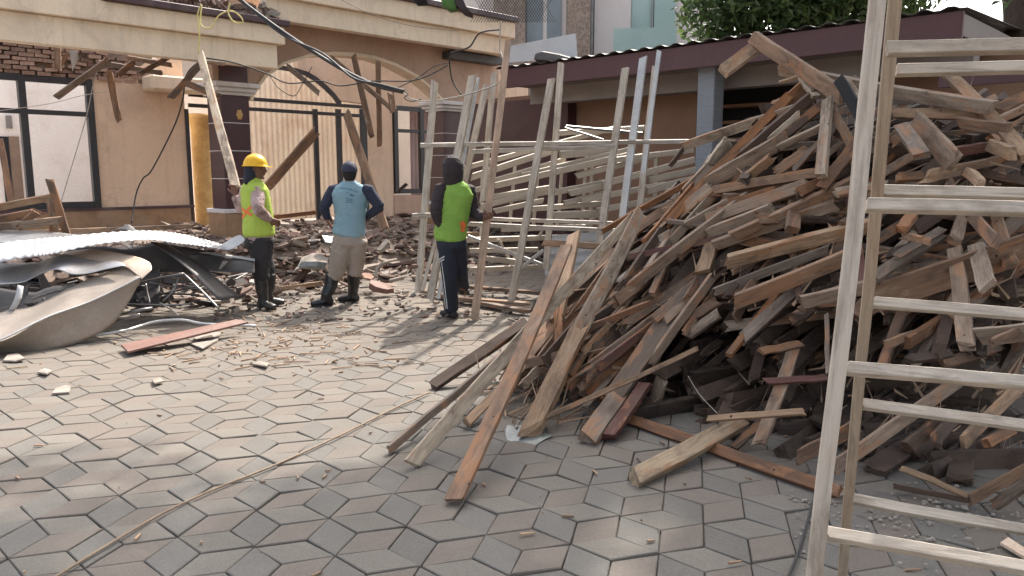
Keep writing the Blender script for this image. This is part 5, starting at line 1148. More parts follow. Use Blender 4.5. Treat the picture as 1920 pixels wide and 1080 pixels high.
# netting and green bundle on the roof
for pts, lab, c_ in (([(755, -20), (782, 3), (800, 2), (790, -20)], 'dark bundle on the roof edge over the arch', (.03, .03, .05)), ([(826, -20), (828, 6), (845, 15), (858, 14), (852, -20)], 'bright green bundle on the roof edge over the arch', (.10, .24, .07)), ([(838, -20), (868, 22), (884, 26), (858, -20)], 'dark net roll beside the green bundle', (.06, .045, .05))):
    bm = bmesh.new(); prism(bm, [U(x, y, 12.6) for x, y in pts], Vector((0, .3, 0))); bmesh.ops.subdivide_edges(bm, edges=bm.edges[:], cuts=2, use_grid_fill=True)
    for v in bm.verts: v.co += Vector([noise.noise(v.co * 5 + Vector((q, 0, 0))) * .05 for q in (0, 7, 13)])
    tag(finish(bm, 'bundle', surf('bundle_cloth', c_), smooth=True, origin=U(*pts[0], 12.6)), lab, 'bundle')
bm = bmesh.new()
for i in range(26):
    a = U(882 + i * 5, -15, 14.4); b = U(882 + i * 5 + 36, 42, 14.4); loft(bm, [a, b], [.005] * 2, n=4, cap=False); a = U(882 + i * 5 + 36, -15, 14.4); b = U(882 + i * 5, 42, 14.4); loft(bm, [a, b], [.005] * 2, n=4, cap=False)
tag(finish(bm, 'wire_netting', M['cablek'], origin=U(940, 10, 14.4)), 'black wire netting standing above the right end of the roof', 'netting')

# ------------------------------------------------------------------ trees
def leaf(bm, c, L, w, rr):
    d = Vector((rr.gauss(0, 1), rr.gauss(0, 1), rr.gauss(-.35, .7))).normalized(); s = d.orthogonal().normalized(); s = Matrix.Rotation(rr.uniform(0, 6.28), 3, d) @ s
    n_ = d.cross(s) * (w * .25)
    v = [bm.verts.new(p) for p in (c, c + d * L * .5 + s * w * .5 + n_, c + d * L, c + d * L * .5 - s * w * .5 + n_)]
    bm.faces.new((v[0], v[1], v[2])); bm.faces.new((v[0], v[2], v[3]))
def crown(bm, centres, n, L, w, rr):
    for c, r in centres:
        m_ = int(n * r[0] * r[1] * r[2])
        for k in range(m_):
            while True:
                q = Vector((rr.uniform(-1, 1), rr.uniform(-1, 1), rr.uniform(-1, 1)))
                if .25 < q.length < 1: break
            leaf(bm, Vector(c) + Vector((q.x * r[0], q.y * r[1], q.z * r[2])), L * rr.uniform(.6, 1.2), w * rr.uniform(.7, 1.2), rr)
rl = random.Random(2)
t1_ = tag(empty('leafy_tree', (5.0, 14.6, 0)), 'bright green leafy tree rising behind the shed roof', 'tree')
bm = bmesh.new(); loft(bm, smooth_path([(5.0, 14.6, 0), (5.1, 14.6, 2), (4.9, 14.5, 3.6), (4.6, 14.4, 5.5)], 4), [.16, .15, .15, .14, .14, .13, .13, .12, .11, .1, .08, .07, .05], n=10)
for a in ((4.9, 14.5, 3.4, 3.6, 14.0, 4.8), (4.9, 14.5, 3.7, 6.2, 14.2, 5.2), (4.8, 14.5, 4.2, 5.2, 13.2, 5.6)): loft(bm, [a[:3], a[3:]], [.07, .02], n=6)
finish(bm, 'trunk', M['bark'], t1_, smooth=True)
cen = []
for x, y, D, r in ((1330, 25, 13.5, .55), (1375, -5, 13.2, .6), (1385, 60, 13.8, .5), (1440, 10, 13.4, .7), (1450, 62, 13.8, .5), (1510, 0, 13.5, .7), (1530, 50, 14, .6), (1590, -10, 13.6, .7), (1600, 45, 14, .55), (1650, 10, 13.8, .6), (1560, -70, 14, 1.0), (1440, -80, 14, 1.0), (1310, 70, 14.3, .28), (1295, 5, 13.4, .22), (1720, 8, 13.6, .28), (1745, -8, 13.6, .25), (1345, 85, 14.4, .3), (1680, -40, 14, .8)):
    cen.append((U(x, y, D), (r, r * 1.1, r * .8)))
bm = bmesh.new(); crown(bm, cen, 2600, .20, .075, rl); finish(bm, 'crown', M['leaf'], t1_)
t2_ = tag(empty('shade_tree', tuple(U(1925, 60, 10.6)) ), 'thick dark trunk at the upper right corner beside the shed end', 'tree'); t2_.location.z = 0
bx, by = t2_.location.x, t2_.location.y
bm = bmesh.new(); loft(bm, smooth_path([(bx + .1, by, -.1), (bx + .05, by, 2), (bx - .02, by, 3.6), (bx - .3, by + .1, 5.2), (bx - .7, by, 7)], 4), [.38, .34, .32, .31, .30, .29, .28, .27, .27, .27, .27, .26, .25, .22, .2, .17, .14], n=14)
for a in ((bx - .1, by, 4.6, bx - 2.6, by + .4, 6.8), (bx - .2, by, 5.0, bx - 1.6, by - 1.6, 7.6), (bx - .4, by, 5.5, bx + 1.2, by + .6, 7.6)): loft(bm, [a[:3], tuple((p + q) / 2 + .1 for p, q in zip(a[:3], a[3:])), a[3:]], [.16, .1, .03], n=8)
finish(bm, 'trunk', M['bark'], t2_, smooth=True)
cen = []
for k in range(46):
    while True:
        q = Vector((rl.uniform(-1, 1), rl.uniform(-1, 1), rl.uniform(-1, 1)))
        if q.length < 1: break
    cen.append((Vector((4.5 + q.x * 2.9, 10.5 + q.y * 2.1, 7.8 + q.z * 1.3)), (.75, .75, .55)))
for k in range(92):  # unseen crown spread overhead and behind camera, added to darken the heap
    q = (rl.uniform(0, 1), rl.uniform(0, 1), rl.random()); x = .2 + 8.6 * q[0]; y = -2.5 + 13.0 * q[1]
    if x < 2.0 and y > 4.5: continue
    cen.append((Vector((x, y, 6.6 + 1.6 * q[2])), (.8, .8, .45)))
for k in range(13): cen.append((Vector((rl.uniform(-.3, 2.0), rl.uniform(7.6, 9.4), rl.uniform(7.0, 8.2))), (.7, .7, .4)))  # unseen clumps added to shade the nearest paving
cen.append((U(1905, -30, 10), (.3, .3, .25)))
bm = bmesh.new(); crown(bm, cen, 1500, .2, .085, rl); finish(bm, 'crown', M['leaf'], t2_)
# ------------------------------------------------------------------ people
def remeshed(bm, name, m, parent, vox=.012, smooth_it=4, wrinkle=0, wscale=.12, origin=Vector((0, 0, 0)), post=None):
    me = bpy.data.meshes.new('tmp'); bm.to_mesh(me); bm.free(); o = bpy.data.objects.new('tmp', me); col.objects.link(o)
    md = o.modifiers.new('r', 'REMESH'); md.mode = 'VOXEL'; md.voxel_size = vox; md.adaptivity = 0
    if smooth_it: s = o.modifiers.new('s', 'SMOOTH'); s.factor = .6; s.iterations = smooth_it
    dg = bpy.context.evaluated_depsgraph_get(); ev = o.evaluated_get(dg); m2 = bpy.data.meshes.new_from_object(ev)
    bpy.data.objects.remove(o); bpy.data.meshes.remove(me)
    if wrinkle:
        for v in m2.vertices:
            p = v.co; q = Vector((p.x, p.y, p.z * 1.6 + (p.x + p.y) * .9)) / wscale
            d = (1 - abs(noise.noise(q)) * 2) * .6 + noise.noise(q * 2.1) * .4
            v.co = p + v.normal * d * wrinkle
    if post:
        for v in m2.vertices: post(v)
    if parent is not None: origin = parent.location
    for v in m2.vertices: v.co -= origin
    m2.materials.clear(); m2.materials.append(m); m2.name = name
    for p in m2.polygons: p.use_smooth = True
    o = newobj(name, m2, parent)
    if parent is None: o.location = origin
    return o
def cloth(name, c1, c2=None, rough=.85, **k): return surf(name, c1, c2, 5, rough, bump=.12, fine=160, **k)
SK = surf('brown_skin', (.16, .075, .045), (.13, .06, .038), 9, .55, bump=.05, fine=80)
HAIR = cloth('black_hair', (.015, .013, .012))
def hand(bm, wrist, d, palm_n, s=1.0, curl=.6):
    """five fingered hand: d = direction of the fingers, palm_n = way the palm faces"""
    d = d.normalized(); n_ = (palm_n - d * palm_n.dot(d)).normalized(); sd_ = d.cross(n_)
    loft(bm, [wrist, wrist + d * .04 * s, wrist + d * .085 * s], [(.026 * s, .018 * s), (.038 * s, .016 * s), (.040 * s, .014 * s)], side=sd_, n=10)
    for k, ln in enumerate((.072, .08, .075, .058)):
        b0 = wrist + d * .08 * s + sd_ * (-.030 + .020 * k) * s; a1 = curl * .6; a2 = curl * 1.4; a3 = curl * 2.2
        p1 = b0 + (d * math.cos(a1) + n_ * math.sin(a1)) * ln * .45 * s; p2 = p1 + (d * math.cos(a2) + n_ * math.sin(a2)) * ln * .3 * s; p3 = p2 + (d * math.cos(a3) + n_ * math.sin(a3)) * ln * .25 * s
        loft(bm, [b0 - d * .01, b0, p1, p2, p3], [.0095 * s, .0098 * s, .0092 * s, .0085 * s, .007 * s], n=8)
    b0 = wrist + d * .025 * s - sd_ * .03 * s; p1 = b0 + (d * .6 - sd_ * .6 + n_ * .3).normalized() * .035 * s; p2 = p1 + (d * .85 - sd_ * .15 + n_ * .5).normalized() * .03 * s
    loft(bm, [b0, p1, p2], [.013 * s, .011 * s, .009 * s], n=8)
def head(bm, c, face, up=Vector((0, 0, 1)), s=1.0):
    f = face.normalized(); r_ = f.cross(up).normalized(); u_ = r_.cross(f)
    P = lambda a, b, h: c + r_ * a * s + f * b * s + u_ * h * s
    loft(bm, [P(0, .01, -.12), P(0, .015, -.095), P(0, .012, -.06), P(0, .004, -.01), P(0, -.006, .04), P(0, -.01, .08), P(0, -.01, .105)],
         [(.030, .030), (.048, .062), (.062, .082), (.073, .094), (.075, .097), (.062, .08), (.034, .045)], side=r_, n=20)
    loft(bm, [P(0, .09, .02), P(0, .103, -.008), P(0, .112, -.028), P(0, .098, -.036)], [.008, .010, .014, .010], n=8)       # nose
    loft(bm, [P(-.02, .087, -.06), P(0, .096, -.058), P(.02, .087, -.06)], [.006, .009, .006], n=8)                           # lips
    loft(bm, [P(-.02, .08, -.1), P(.02, .08, -.1)], [.014, .014], n=8)                                                        # chin
    loft(bm, [P(-.045, .078, .03), P(0, .092, .026), P(.045, .078, .03)], [.009, .010, .009], n=8)                            # brow
    for sx_ in (-1, 1): loft(bm, [P(sx_ * .073, -.005, -.025), P(sx_ * .08, -.012, 0), P(sx_ * .078, -.01, .022)], [(.006, .011), (.007, .017), (.006, .012)], n=8)
    loft(bm, [P(0, -.03, -.19), P(0, -.02, -.13), P(0, -.015, -.07)], [.060, .055, .056], n=14)
def eyes(par, c, face, s=1.0):
    f = face.normalized(); r_ = f.cross(Vector((0, 0, 1))).normalized(); u_ = r_.cross(f)
    bm = bmesh.new()
    for q in (-1, 1):
        m4 = Matrix.Translation(c + r_ * q * .032 * s + f * .083 * s + u_ * .008 * s); bmesh.ops.create_uvsphere(bm, u_segments=8, v_segments=6, radius=.011 * s, matrix=m4)
    finish(bm, 'eyes', surf('eye_white', (.5, .48, .45), (.05, .04, .03), 60, .3, bump=0), par, smooth=True)
def decal(target, strokes, m, name, parent, off=.004):
    """paint strokes on a garment: strokes = [(list of px, width m)] laid on the surface facing the viewer"""
    bvh = BVHTree.FromPolygons([target.matrix_basis @ v.co + target.parent.location for v in target.data.vertices], [p.vertices for p in target.data.polygons])
    bm = bmesh.new()
    for pts, w in strokes:
        P = []
        for i in range(len(pts) - 1):
            for k in range(6): P.append((pts[i][0] + (pts[i + 1][0] - pts[i][0]) * k / 6, pts[i][1] + (pts[i + 1][1] - pts[i][1]) * k / 6))
        P.append(pts[-1]); L = []
        for x, y in P:
            d = ray(x, y).normalized(); h = bvh.ray_cast(C0, d)
            if h[0] is not None: L.append((h[0] + h[1] * off * (1 if h[1].dot(d) < 0 else -1), h[1]))
        for (a, na), (b, nb) in zip(L, L[1:]):
            t = (b - a)
            if t.length < 1e-5 or t.length > .1: continue
            s_ = t.cross(na).normalized() * w / 2; t = t.normalized() * w * .3
            v = [bm.verts.new(q) for q in (a - t - s_, b + t - s_, b + t + s_, a - t + s_)]; bm.faces.new(v)
    if len(bm.faces): return finish(bm, name, m, parent)
ORP = surf('orange_spray_paint', (.75, .13, .04), (.8, .22, .06), 20, .7, bump=0)

# --- man with the yellow helmet, seen from behind right, looking to the right
Dm = G(500, 578).y; J = lambda x, y, d=0: U(x, y, Dm + d)
pxm = Dm / FPX
FA = Vector((.80, .60, 0)); SR = Vector((.60, -.80, 0))      # facing, right hand side
root = J(482, 430)
fl, frr = J(503, 573, .12), J(494, 579, -.08)
bm = bmesh.new()
hc = J(479, 316)
head(bm, hc, Vector((.97, .22, -.05)), s=1.02)
sh_r = J(476, 360) + SR * .13; sh_l = J(472, 354) - SR * .14
loft(bm, [J(484, 445), J(484, 425), J(483, 395), J(478, 362), J(477, 348), J(478, 338)], [(.15, .10), (.15, .11), (.15, .115), (.18, .115), (.13, .085), (.06, .06)], side=SR, n=18)
el_r = J(483, 392, -.26); ha_r = J(505, 412, -.10); el_l = J(452, 392, .22); ha_l = J(441, 366, .22)
loft(bm, [sh_r, el_r], [.055, .042], n=12); loft(bm, [el_r, ha_r], [.042, .028], n=12)
loft(bm, [sh_l, el_l], [.055, .042], n=12); loft(bm, [el_l, ha_l], [.042, .028], n=12)
hand(bm, ha_r, FA * .8 + Vector((0, 0, -.35)), -SR, 1.0, .4); hand(bm, ha_l, Vector((-.1, -.05, 1)), Vector((-.2, -.9, 0)), 1.05, .9)
hip_l = J(478, 448, .08); hip_r = J(492, 448, -.05); kn_l = J(500, 505, .12); kn_r = J(488, 510, -.08)
loft(bm, [hip_l, kn_l, fl + Vector((0, 0, .10))], [.075, .055, .04], n=12); loft(bm, [hip_r, kn_r, frr + Vector((0, 0, .10))], [.075, .055, .04], n=12)
man1 = remeshed(bm, 'person', SK, None, .0075, 2, origin=Vector((root.x, root.y, 0)))
tag(man1, 'man in yellow helmet and lime vest holding the leaning batten, hand on hip', 'person', 'three men watching the demolition')
eyes(man1, hc, Vector((.97, .22, -.05)), 1.02)
VEST1 = cloth('lime_vest', (.42, .54, .08), (.35, .46, .07)); SLV1 = cloth('pale_pink_sleeve', (.48, .36, .34), (.30, .20, .18), dirt=(.10, .055, .04), dirt_amt=.9, dscale=5)
BLK = cloth('black_trousers', (.022, .020, .022), (.035, .032, .034)); RUB = surf('black_rubber_boot', (.018, .018, .019), (.03, .03, .03), 6, .35, bump=.03, dirt=(.22, .18, .14), dirt_amt=.45, dscale=5)
bm = bmesh.new()
loft(bm, [J(486, 440), J(485, 428), J(484, 405), J(480, 378), J(477, 356), J(477, 342), J(478, 337)], [(.20, .165), (.20, .165), (.19, .155), (.20, .15), (.205, .14), (.14, .10), (.085, .075)], side=SR, n=20)
v1 = remeshed(bm, 'vest', VEST1, man1, .011, 3, .007, .07)
bm = bmesh.new(); loft(bm, [J(487, 453), J(486, 442), J(486, 432)], [(.18, .15), (.185, .15), (.18, .15)], side=SR, n=16)
remeshed(bm, 'shirt_hem', SLV1, man1, .012, 2, .006, .06)
bm = bmesh.new(); loft(bm, [sh_r - SR * .07 + Vector((0, 0, .01)), sh_r + SR * .005, sh_r.lerp(el_r, .5), el_r], [.070, .078, .070, .062], n=12); loft(bm, [el_r, el_r.lerp(ha_r, .5), ha_r - (ha_r - el_r).normalized() * .01], [.062, .054, .042], n=12)
loft(bm, [sh_l, sh_l.lerp(el_l, .5), el_l], [.075, .068, .06], n=12); loft(bm, [el_l, ha_l - Vector((0, 0, .02))], [.058, .042], n=12)
remeshed(bm, 'shirt_sleeves', SLV1, man1, .010, 2, .009, .05)
bm = bmesh.new()
loft(bm, [J(486, 436), J(486, 450), J(486, 462)], [(.165, .14), (.175, .15), (.17, .15)], side=SR, n=16)
loft(bm, [hip_l, hip_l.lerp(kn_l, .5), kn_l, fl + Vector((0, 0, .33))], [.125, .11, .095, .08], n=14); loft(bm, [hip_r, hip_r.lerp(kn_r, .5), kn_r, frr + Vector((0, 0, .33))], [.13, .115, .095, .08], n=14)
remeshed(bm, 'trousers', BLK, man1, .012, 3, .008, .08)
def boot(par, foot, toe, top, shaft=.068, m=RUB):
    toe = toe.normalized(); bm = bmesh.new()
    loft(bm, [top, top.lerp(foot, .4), foot + Vector((0, 0, .13)), foot + Vector((0, 0, .05))], [shaft * 1.12, shaft, shaft * .85, shaft * .82], n=16)
    s_ = toe.cross(Vector((0, 0, 1)))
    loft(bm, [foot - toe * .06 + Vector((0, 0, .05)), foot + Vector((0, 0, .05)), foot + toe * .09 + Vector((0, 0, .045)), foot + toe * .17 + Vector((0, 0, .034))], [(.042, .045), (.047, .05), (.050, .04), (.042, .028)], side=s_, n=14)
    o = remeshed(bm, 'boot', m, par, .009, 2, .0025, .05)
    bm = bmesh.new(); b2 = []
    for k in range(20):
        a = 2 * math.pi * k / 20; x = math.cos(a); y = math.sin(a); w = .047 if x > -.2 else .042; b2.append(foot + toe * (.055 + x * .125) + s_ * y * w + Vector((0, 0, .004)))
    prism(bm, b2, Vector((0, 0, .018))); finish(bm, 'sole', M['black'], o)
boot(man1, fl, Vector((.85, .4, 0)), J(505, 515, .12)); boot(man1, frr, Vector((.7, -.4, 0)), J(489, 520, -.08))
YH = surf('yellow_helmet_plastic', (.85, .47, .01), (.82, .44, .01), 3, .35, bump=0, fine=20)
def dome(par, name, c, face, m, rx, ry, rz, brim=0, tilt=0, shell=.004, cut=0.0, back=.0):
    f = face.normalized(); r_ = f.cross(Vector((0, 0, 1))).normalized(); u_ = r_.cross(f); bm = bmesh.new(); rings = []
    n = 28
    for j in range(9):
        e = cut + (math.pi / 2 - cut) * j / 8
        rings.append([bm.verts.new(c + r_ * rx * math.cos(e) * math.sin(a) + f * ry * math.cos(e) * math.cos(a) + u_ * (rz * math.sin(e) + .004 * math.cos(2 * a) * 0)) for a in [2 * math.pi * k / n for k in range(n)]])
    for j in range(8):
        for k in range(n): bm.faces.new((rings[j][k], rings[j][(k + 1) % n], rings[j + 1][(k + 1) % n], rings[j + 1][k]))
    bmesh.ops.remove_doubles(bm, verts=bm.verts, dist=.0008)
    if brim:
        out = []
        for k in range(n):
            a = 2 * math.pi * k / n; fw = max(0, math.cos(a)) ** 3; ex = back + brim * fw
            out.append(bm.verts.new(c + r_ * (rx + ex * .8) * math.sin(a) + f * (ry + ex) * math.cos(a) - u_ * (.006 + .012 * fw)))
        base = sorted([v for v in bm.verts if v.is_boundary and v not in out], key=lambda v: math.atan2((v.co - c).dot(r_), (v.co - c).dot(f)) % (2 * math.pi))
        base = rings[0]
        for k in range(n): bm.faces.new((out[k], out[(k + 1) % n], base[(k + 1) % n], base[k]))
    bm.normal_update(); bmesh.ops.recalc_face_normals(bm, faces=bm.faces); bmesh.ops.solidify(bm, geom=bm.faces[:], thickness=shell)
    return finish(bm, name, m, par, smooth=True)
hface = Vector((.97, .22, 0))
hel = dome(man1, 'helmet', hc + Vector((0, 0, .032)), hface + Vector((0, 0, -.02)), YH, .112, .130, .125, brim=.045, back=.016)
# crest ridge on the helmet
bm = bmesh.new(); hf = hface.normalized()
loft(bm, [hc + hf * (.122 * math.cos(a)) + Vector((0, 0, .032 + .125 * math.sin(a))) for a in [R(d) for d in range(20, 165, 12)]], [(.016, .006)] * 13, side=hf.cross(Vector((0, 0, 1))), n=8)
finish(bm, 'helmet_ridge', YH, hel, smooth=True)
# dark head cloth falling on the neck and shoulder
bm = bmesh.new(); loft(bm, [hc - hf * .035 + Vector((0, 0, .03)), hc - hf * .05 + Vector((0, 0, -.06)), hc - hf * .075 + Vector((0, 0, -.13)), hc - hf * .10 + Vector((0, 0, -.16))], [(.082, .075), (.085, .075), (.10, .06), (.11, .04)], side=hf.cross(Vector((0, 0, 1))), n=14)
remeshed(bm, 'head_cloth', cloth('dark_blue_cloth', (.018, .022, .035)), man1, .009, 2, .006, .04)
decal(v1, [([(454, 391), (460, 396), (471, 403)], .03), ([(470, 388), (463, 396), (456, 406)], .028), ([(455, 408), (458, 404)], .03)], ORP, 'orange_cross', v1)

# --- man in the sky blue jersey, hands on hips, back to the viewer
Dm2 = G(650, 572).y; J = lambda x, y, d=0: U(x, y, Dm2 + d)
FA = Vector((-.25, .97, 0)).normalized(); SR = FA.cross(Vector((0, 0, 1)))
root = J(655, 430); hc = J(655, 323); bm = bmesh.new(); head(bm, hc, FA, s=1.0)
loft(bm, [J(655, 450), J(655, 428), J(655, 395), J(656, 365), J(656, 350), J(656, 338)], [(.14, .10), (.14, .10), (.155, .11), (.185, .11), (.13, .08), (.06, .06)], side=SR, n=18)
sh_l = J(626, 357); sh_r = J(690, 357); el_l = J(607, 388, -.06); ha_l = J(620, 414, .04); el_r = J(712, 388, -.02); ha_r = J(688, 407, .08)
for a, b, c_ in ((sh_l, el_l, ha_l), (sh_r, el_r, ha_r)): loft(bm, [a, b], [.055, .042], n=12); loft(bm, [b, c_], [.042, .028], n=12)
hand(bm, J(613, 411, -.03), Vector((.35, .1, -.7)), Vector((.9, .2, 0)), 1.15, .55); hand(bm, ha_r, Vector((-.5, .5, -.5)), Vector((-1, 0, 0)), 1.0, .4)
fl = J(613, 573, .0); frr = J(661, 566, .10)
fl = G(613, 574); frr = G(662, 567)
hip_l = J(644, 450); hip_r = J(670, 450); kn_l = J(631, 507); kn_r = J(666, 503, .1)
loft(bm, [hip_l, kn_l, fl + Vector((0, 0, .1))], [.08, .058, .04], n=12); loft(bm, [hip_r, kn_r, frr + Vector((0, 0, .1))], [.08, .058, .04], n=12)
man2 = remeshed(bm, 'person', SK, None, .0075, 2, origin=Vector((root.x, root.y, 0)))
tag(man2, 'man in sky blue jersey, dark cap and tall black boots standing with hands on hips', 'person', 'three men watching the demolition')
eyes(man2, hc, FA)
NAVY = cloth('navy_sleeve', (.018, .022, .045), (.026, .03, .055)); SKYB = cloth('sky_blue_jersey', (.24, .37, .43), (.20, .32, .385)); KH = cloth('grey_khaki_trousers', (.37, .31, .265), (.30, .25, .21), dirt=(.24, .18, .14), dirt_amt=.5, dscale=4)
bm = bmesh.new(); loft(bm, [J(653, 440), J(655, 430), J(657, 405), J(657, 380), J(657, 362), J(656, 350), J(656, 341)], [(.188, .146), (.18, .138), (.168, .128), (.195, .13), (.215, .125), (.165, .10), (.085, .075)], side=SR, n=20)
for v in bm.verts: pass
sh = remeshed(bm, 'jersey', SKYB, man2, .011, 3, .007, .08)
for a, b, c_ in ((sh_l, el_l, J(614, 410, -.02)), (sh_r, el_r, ha_r)):
    bm = bmesh.new(); loft(bm, [a + (sh_r - sh_l) * (.1 if a is sh_l else -.1) + Vector((0, 0, .005)), a, a.lerp(b, .5), b], [.07, .074, .066, .058], n=12); loft(bm, [b, b.lerp(c_, .5), c_], [.058, .05, .036], n=12)
    remeshed(bm, 'sleeve', NAVY, man2, .010, 2, .007, .05)
bm = bmesh.new(); loft(bm, [J(656, 430), J(656, 445), J(657, 458)], [(.150, .112), (.172, .132), (.175, .135)], side=SR, n=16)
loft(bm, [hip_l, hip_l.lerp(kn_l, .5), kn_l, J(625, 520, .0)], [.12, .112, .098, .088], n=14); loft(bm, [hip_r, hip_r.lerp(kn_r, .5), kn_r, J(664, 514, .1)], [.115, .105, .09, .08], n=14)
remeshed(bm, 'trousers', KH, man2, .011, 3, .012, .09)
BK2 = surf('clean_black_boot', (.010, .010, .011), (.014, .014, .015), 6, .3, bump=.02)
boot(man2, fl, Vector((-.9, -.25, 0)), J(624, 512, .0), .075, BK2); boot(man2, frr, Vector((-.6, .1, 0)), J(664, 507, .1), .070, BK2)
capc = surf('dark_blue_cap', (.022, .024, .05), (.03, .03, .06), 8, .8, bump=.05)
cp = dome(man2, 'cap', hc + Vector((0, 0, .015)), FA + Vector((0, 0, .05)), capc, .093, .112, .108, brim=.07, back=.001)
bm = bmesh.new(); bmesh.ops.create_uvsphere(bm, u_segments=8, v_segments=5, radius=.009, matrix=Matrix.Translation(hc + Vector((0, 0, .124)))); finish(bm, 'button', capc, cp, smooth=True)
bm = bmesh.new(); loft(bm, [hc - FA * .015 + Vector((0, 0, .03)), hc - FA * .03 + Vector((0, 0, -.03)), hc - FA * .035 + Vector((0, 0, -.075))], [(.078, .08), (.077, .078), (.06, .06)], side=SR, n=16)
remeshed(bm, 'hair', HAIR, man2, .008, 1)
# faded print on the back: rows of short illegible dark marks as the photo shows them
TXT = surf('dark_blue_print', (.05, .13, .20), (.07, .16, .24), 30, .8, bump=0)
st = []
for x0, y0 in ((640, 351.5), (643, 352), (647, 352), (651.5, 353), (654.5, 353), (657, 354), (660, 355), (664, 357), (667.5, 358), (671, 358.5)): st.append(([(x0, y0), (x0 + .3, y0 + 2.8)], .006)); st.append(([(x0, y0 + 1.2), (x0 + 1.9, y0 + 1.6)], .005))
for a, b in (((650.5, 359.5), (651.5, 361)), ((656.5, 364), (663, 366.5)), ((657, 366), (662.5, 368)), ((648.5, 372), (655, 373.5)), ((656, 373), (663, 375.5)), ((650, 376), (659, 376.8)), ((648.5, 379), (654, 379.5)), ((657, 379.3), (661, 380))): st.append(([a, b], .008))
decal(sh, st, TXT, 'faded_print', sh, .003)

# --- man with the dark hood, lime vest, steadying a tall plank
Dm3 = G(846, 598).y; J = lambda x, y, d=0: U(x, y, Dm3 + d)
FA = Vector((.30, .95, 0)).normalized(); SR = FA.cross(Vector((0, 0, 1)))
root = J(848, 440); hc = J(851, 319); bm = bmesh.new(); head(bm, hc, Vector((.5, .86, .05)), s=1.0)
loft(bm, [J(846, 455), J(846, 430), J(848, 400), J(852, 365), J(852, 350), J(850, 336)], [(.135, .10), (.135, .10), (.15, .11), (.175, .11), (.12, .08), (.06, .06)], side=SR, n=18)
sh_l = J(828, 354, -.02); sh_r = J(878, 356, .05); el_l = J(817, 396, -.08); ha_l = J(829, 428, -.04); el_r = J(888, 398, .06); ha_r = J(903, 409, -.02)
for a, b, c_ in ((sh_l, el_l, ha_l), (sh_r, el_r, ha_r)): loft(bm, [a, b], [.052, .04], n=12); loft(bm, [b, c_], [.04, .027], n=12)
hand(bm, ha_l, Vector((.5, .4, -.5)), Vector((.8, .2, 0)), .95, .4); hand(bm, ha_r, Vector((.75, .05, .25)), Vector((.2, -.9, 0)), .95, .75)
fl = G(846, 596); frr = J(868, 549, .36)
hip_l = J(838, 455, -.02); hip_r = J(856, 455, .05); kn_l = J(843, 520, -.02); kn_r = J(862, 508, .12)
loft(bm, [hip_l, kn_l, fl + Vector((0, 0, .08))], [.078, .055, .04], n=12); loft(bm, [hip_r, kn_r, frr], [.078, .055, .04], n=12)
man3 = remeshed(bm, 'person', SK, None, .0075, 2, origin=Vector((root.x, root.y, 0)))
tag(man3, 'man in dark hood, green vest and striped track trousers steadying a tall pinkish plank', 'person', 'three men watching the demolition')
eyes(man3, hc, Vector((.5, .86, .05)))
HOOD = cloth('dark_maroon_hoodie', (.026, .018, .020), (.038, .027, .029)); VEST3 = cloth('green_vest', (.24, .41, .065), (.19, .34, .055)); NV = cloth('navy_track_trousers', (.014, .017, .030), (.02, .024, .038))
bm = bmesh.new(); loft(bm, [J(843, 449), J(844, 440), J(847, 415), J(850, 388), J(853, 364), J(852, 350), J(851, 341)], [(.165, .135), (.17, .135), (.165, .13), (.18, .13), (.195, .125), (.15, .10), (.085, .08)], side=SR, n=20)
v3 = remeshed(bm, 'vest', VEST3, man3, .011, 3, .009, .08)
bm = bmesh.new()
for a, b, c_ in ((sh_l, el_l, ha_l), (sh_r, el_r, ha_r)): loft(bm, [a + (sh_r - sh_l) * (.12 if a is sh_l else -.12), a, a.lerp(b, .5), b], [.07, .078, .07, .062], n=12); loft(bm, [b, b.lerp(c_, .5), c_], [.062, .055, .04], n=12)
loft(bm, [J(852, 350), J(852, 338)], [(.10, .085), (.085, .08)], side=SR, n=14)
remeshed(bm, 'hoodie', HOOD, man3, .010, 2, .009, .05)
bm = bmesh.new(); hf = Vector((.5, .86, 0)).normalized()
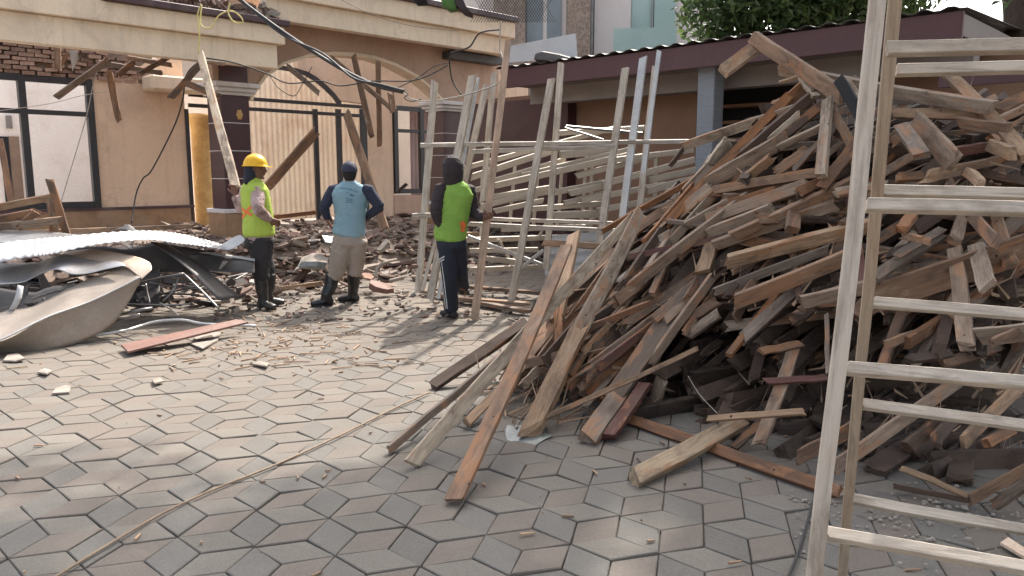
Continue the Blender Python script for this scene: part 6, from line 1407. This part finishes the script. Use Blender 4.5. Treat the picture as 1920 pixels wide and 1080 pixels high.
loft(bm, [hc - hf * .01 + Vector((0, 0, -.15)), hc - hf * .012 + Vector((0, 0, -.10)), hc - hf * .018 + Vector((0, 0, -.02)), hc - hf * .02 + Vector((0, 0, .06)), hc - hf * .015 + Vector((0, 0, .11)), hc - hf * .01 + Vector((0, 0, .135))], [(.085, .085), (.095, .10), (.107, .115), (.104, .112), (.078, .085), (.04, .045)], side=hf.cross(Vector((0, 0, 1))), n=20)
remeshed(bm, 'hood', HOOD, man3, .009, 2, .005, .05)
bm = bmesh.new(); loft(bm, [J(845, 440), J(846, 452), J(847, 464)], [(.15, .115), (.158, .125), (.155, .125)], side=SR, n=16)
loft(bm, [hip_l, hip_l.lerp(kn_l, .5), kn_l, fl + Vector((0, 0, .09))], [.105, .09, .08, .075], n=14); loft(bm, [hip_r, hip_r.lerp(kn_r, .5), kn_r, frr + Vector((0, 0, .06))], [.11, .096, .08, .068], n=14)
tr3 = remeshed(bm, 'trousers', NV, man3, .012, 3, .008, .08)
WS = surf('white_stripe', (.6, .6, .6), bump=0)
decal(tr3, [([(825, 492), (830, 530), (837, 588)], .012), ([(828.5, 492), (833.5, 530), (840, 588)], .012), ([(822, 488), (833, 481)], .014), ([(823, 492), (833, 486)], .012)], WS, 'trouser_stripe', tr3, .004)
bm = bmesh.new()
for f0, td in ((fl, Vector((-.45, .5, 0))), (frr - Vector((0, 0, .02)), Vector((.2, .9, -.2)))):
    td = td.normalized(); loft(bm, [f0 - td * .07 + Vector((0, 0, .04)), f0 + Vector((0, 0, .045)), f0 + td * .09 + Vector((0, 0, .04)), f0 + td * .16 + Vector((0, 0, .03))], [(.04, .04), (.045, .045), (.046, .036), (.036, .026)], side=td.cross(Vector((0, 0, 1))), n=14)
remeshed(bm, 'shoes', BLK, man3, .009, 2)
decal(v3, [([(866, 418), (868, 424), (867, 432)], .05), ([(871, 420), (870, 430)], .03)], ORP, 'orange_patch', v3)
# the plank he holds: it stands on the ground
pa = G(889, 600, .0); pbt = U(952, 77, Dm3 + .28)
timber('long_plank', pa, pbt, 15 * 8.2 / FPX, .035, (.52, .36, .26), 'tall fresh pinkish plank held upright by the hooded man', 'plank', rr=rh, roll=.15, mat=M['planed'], taper=.25, rough=.2, bend=-.01)
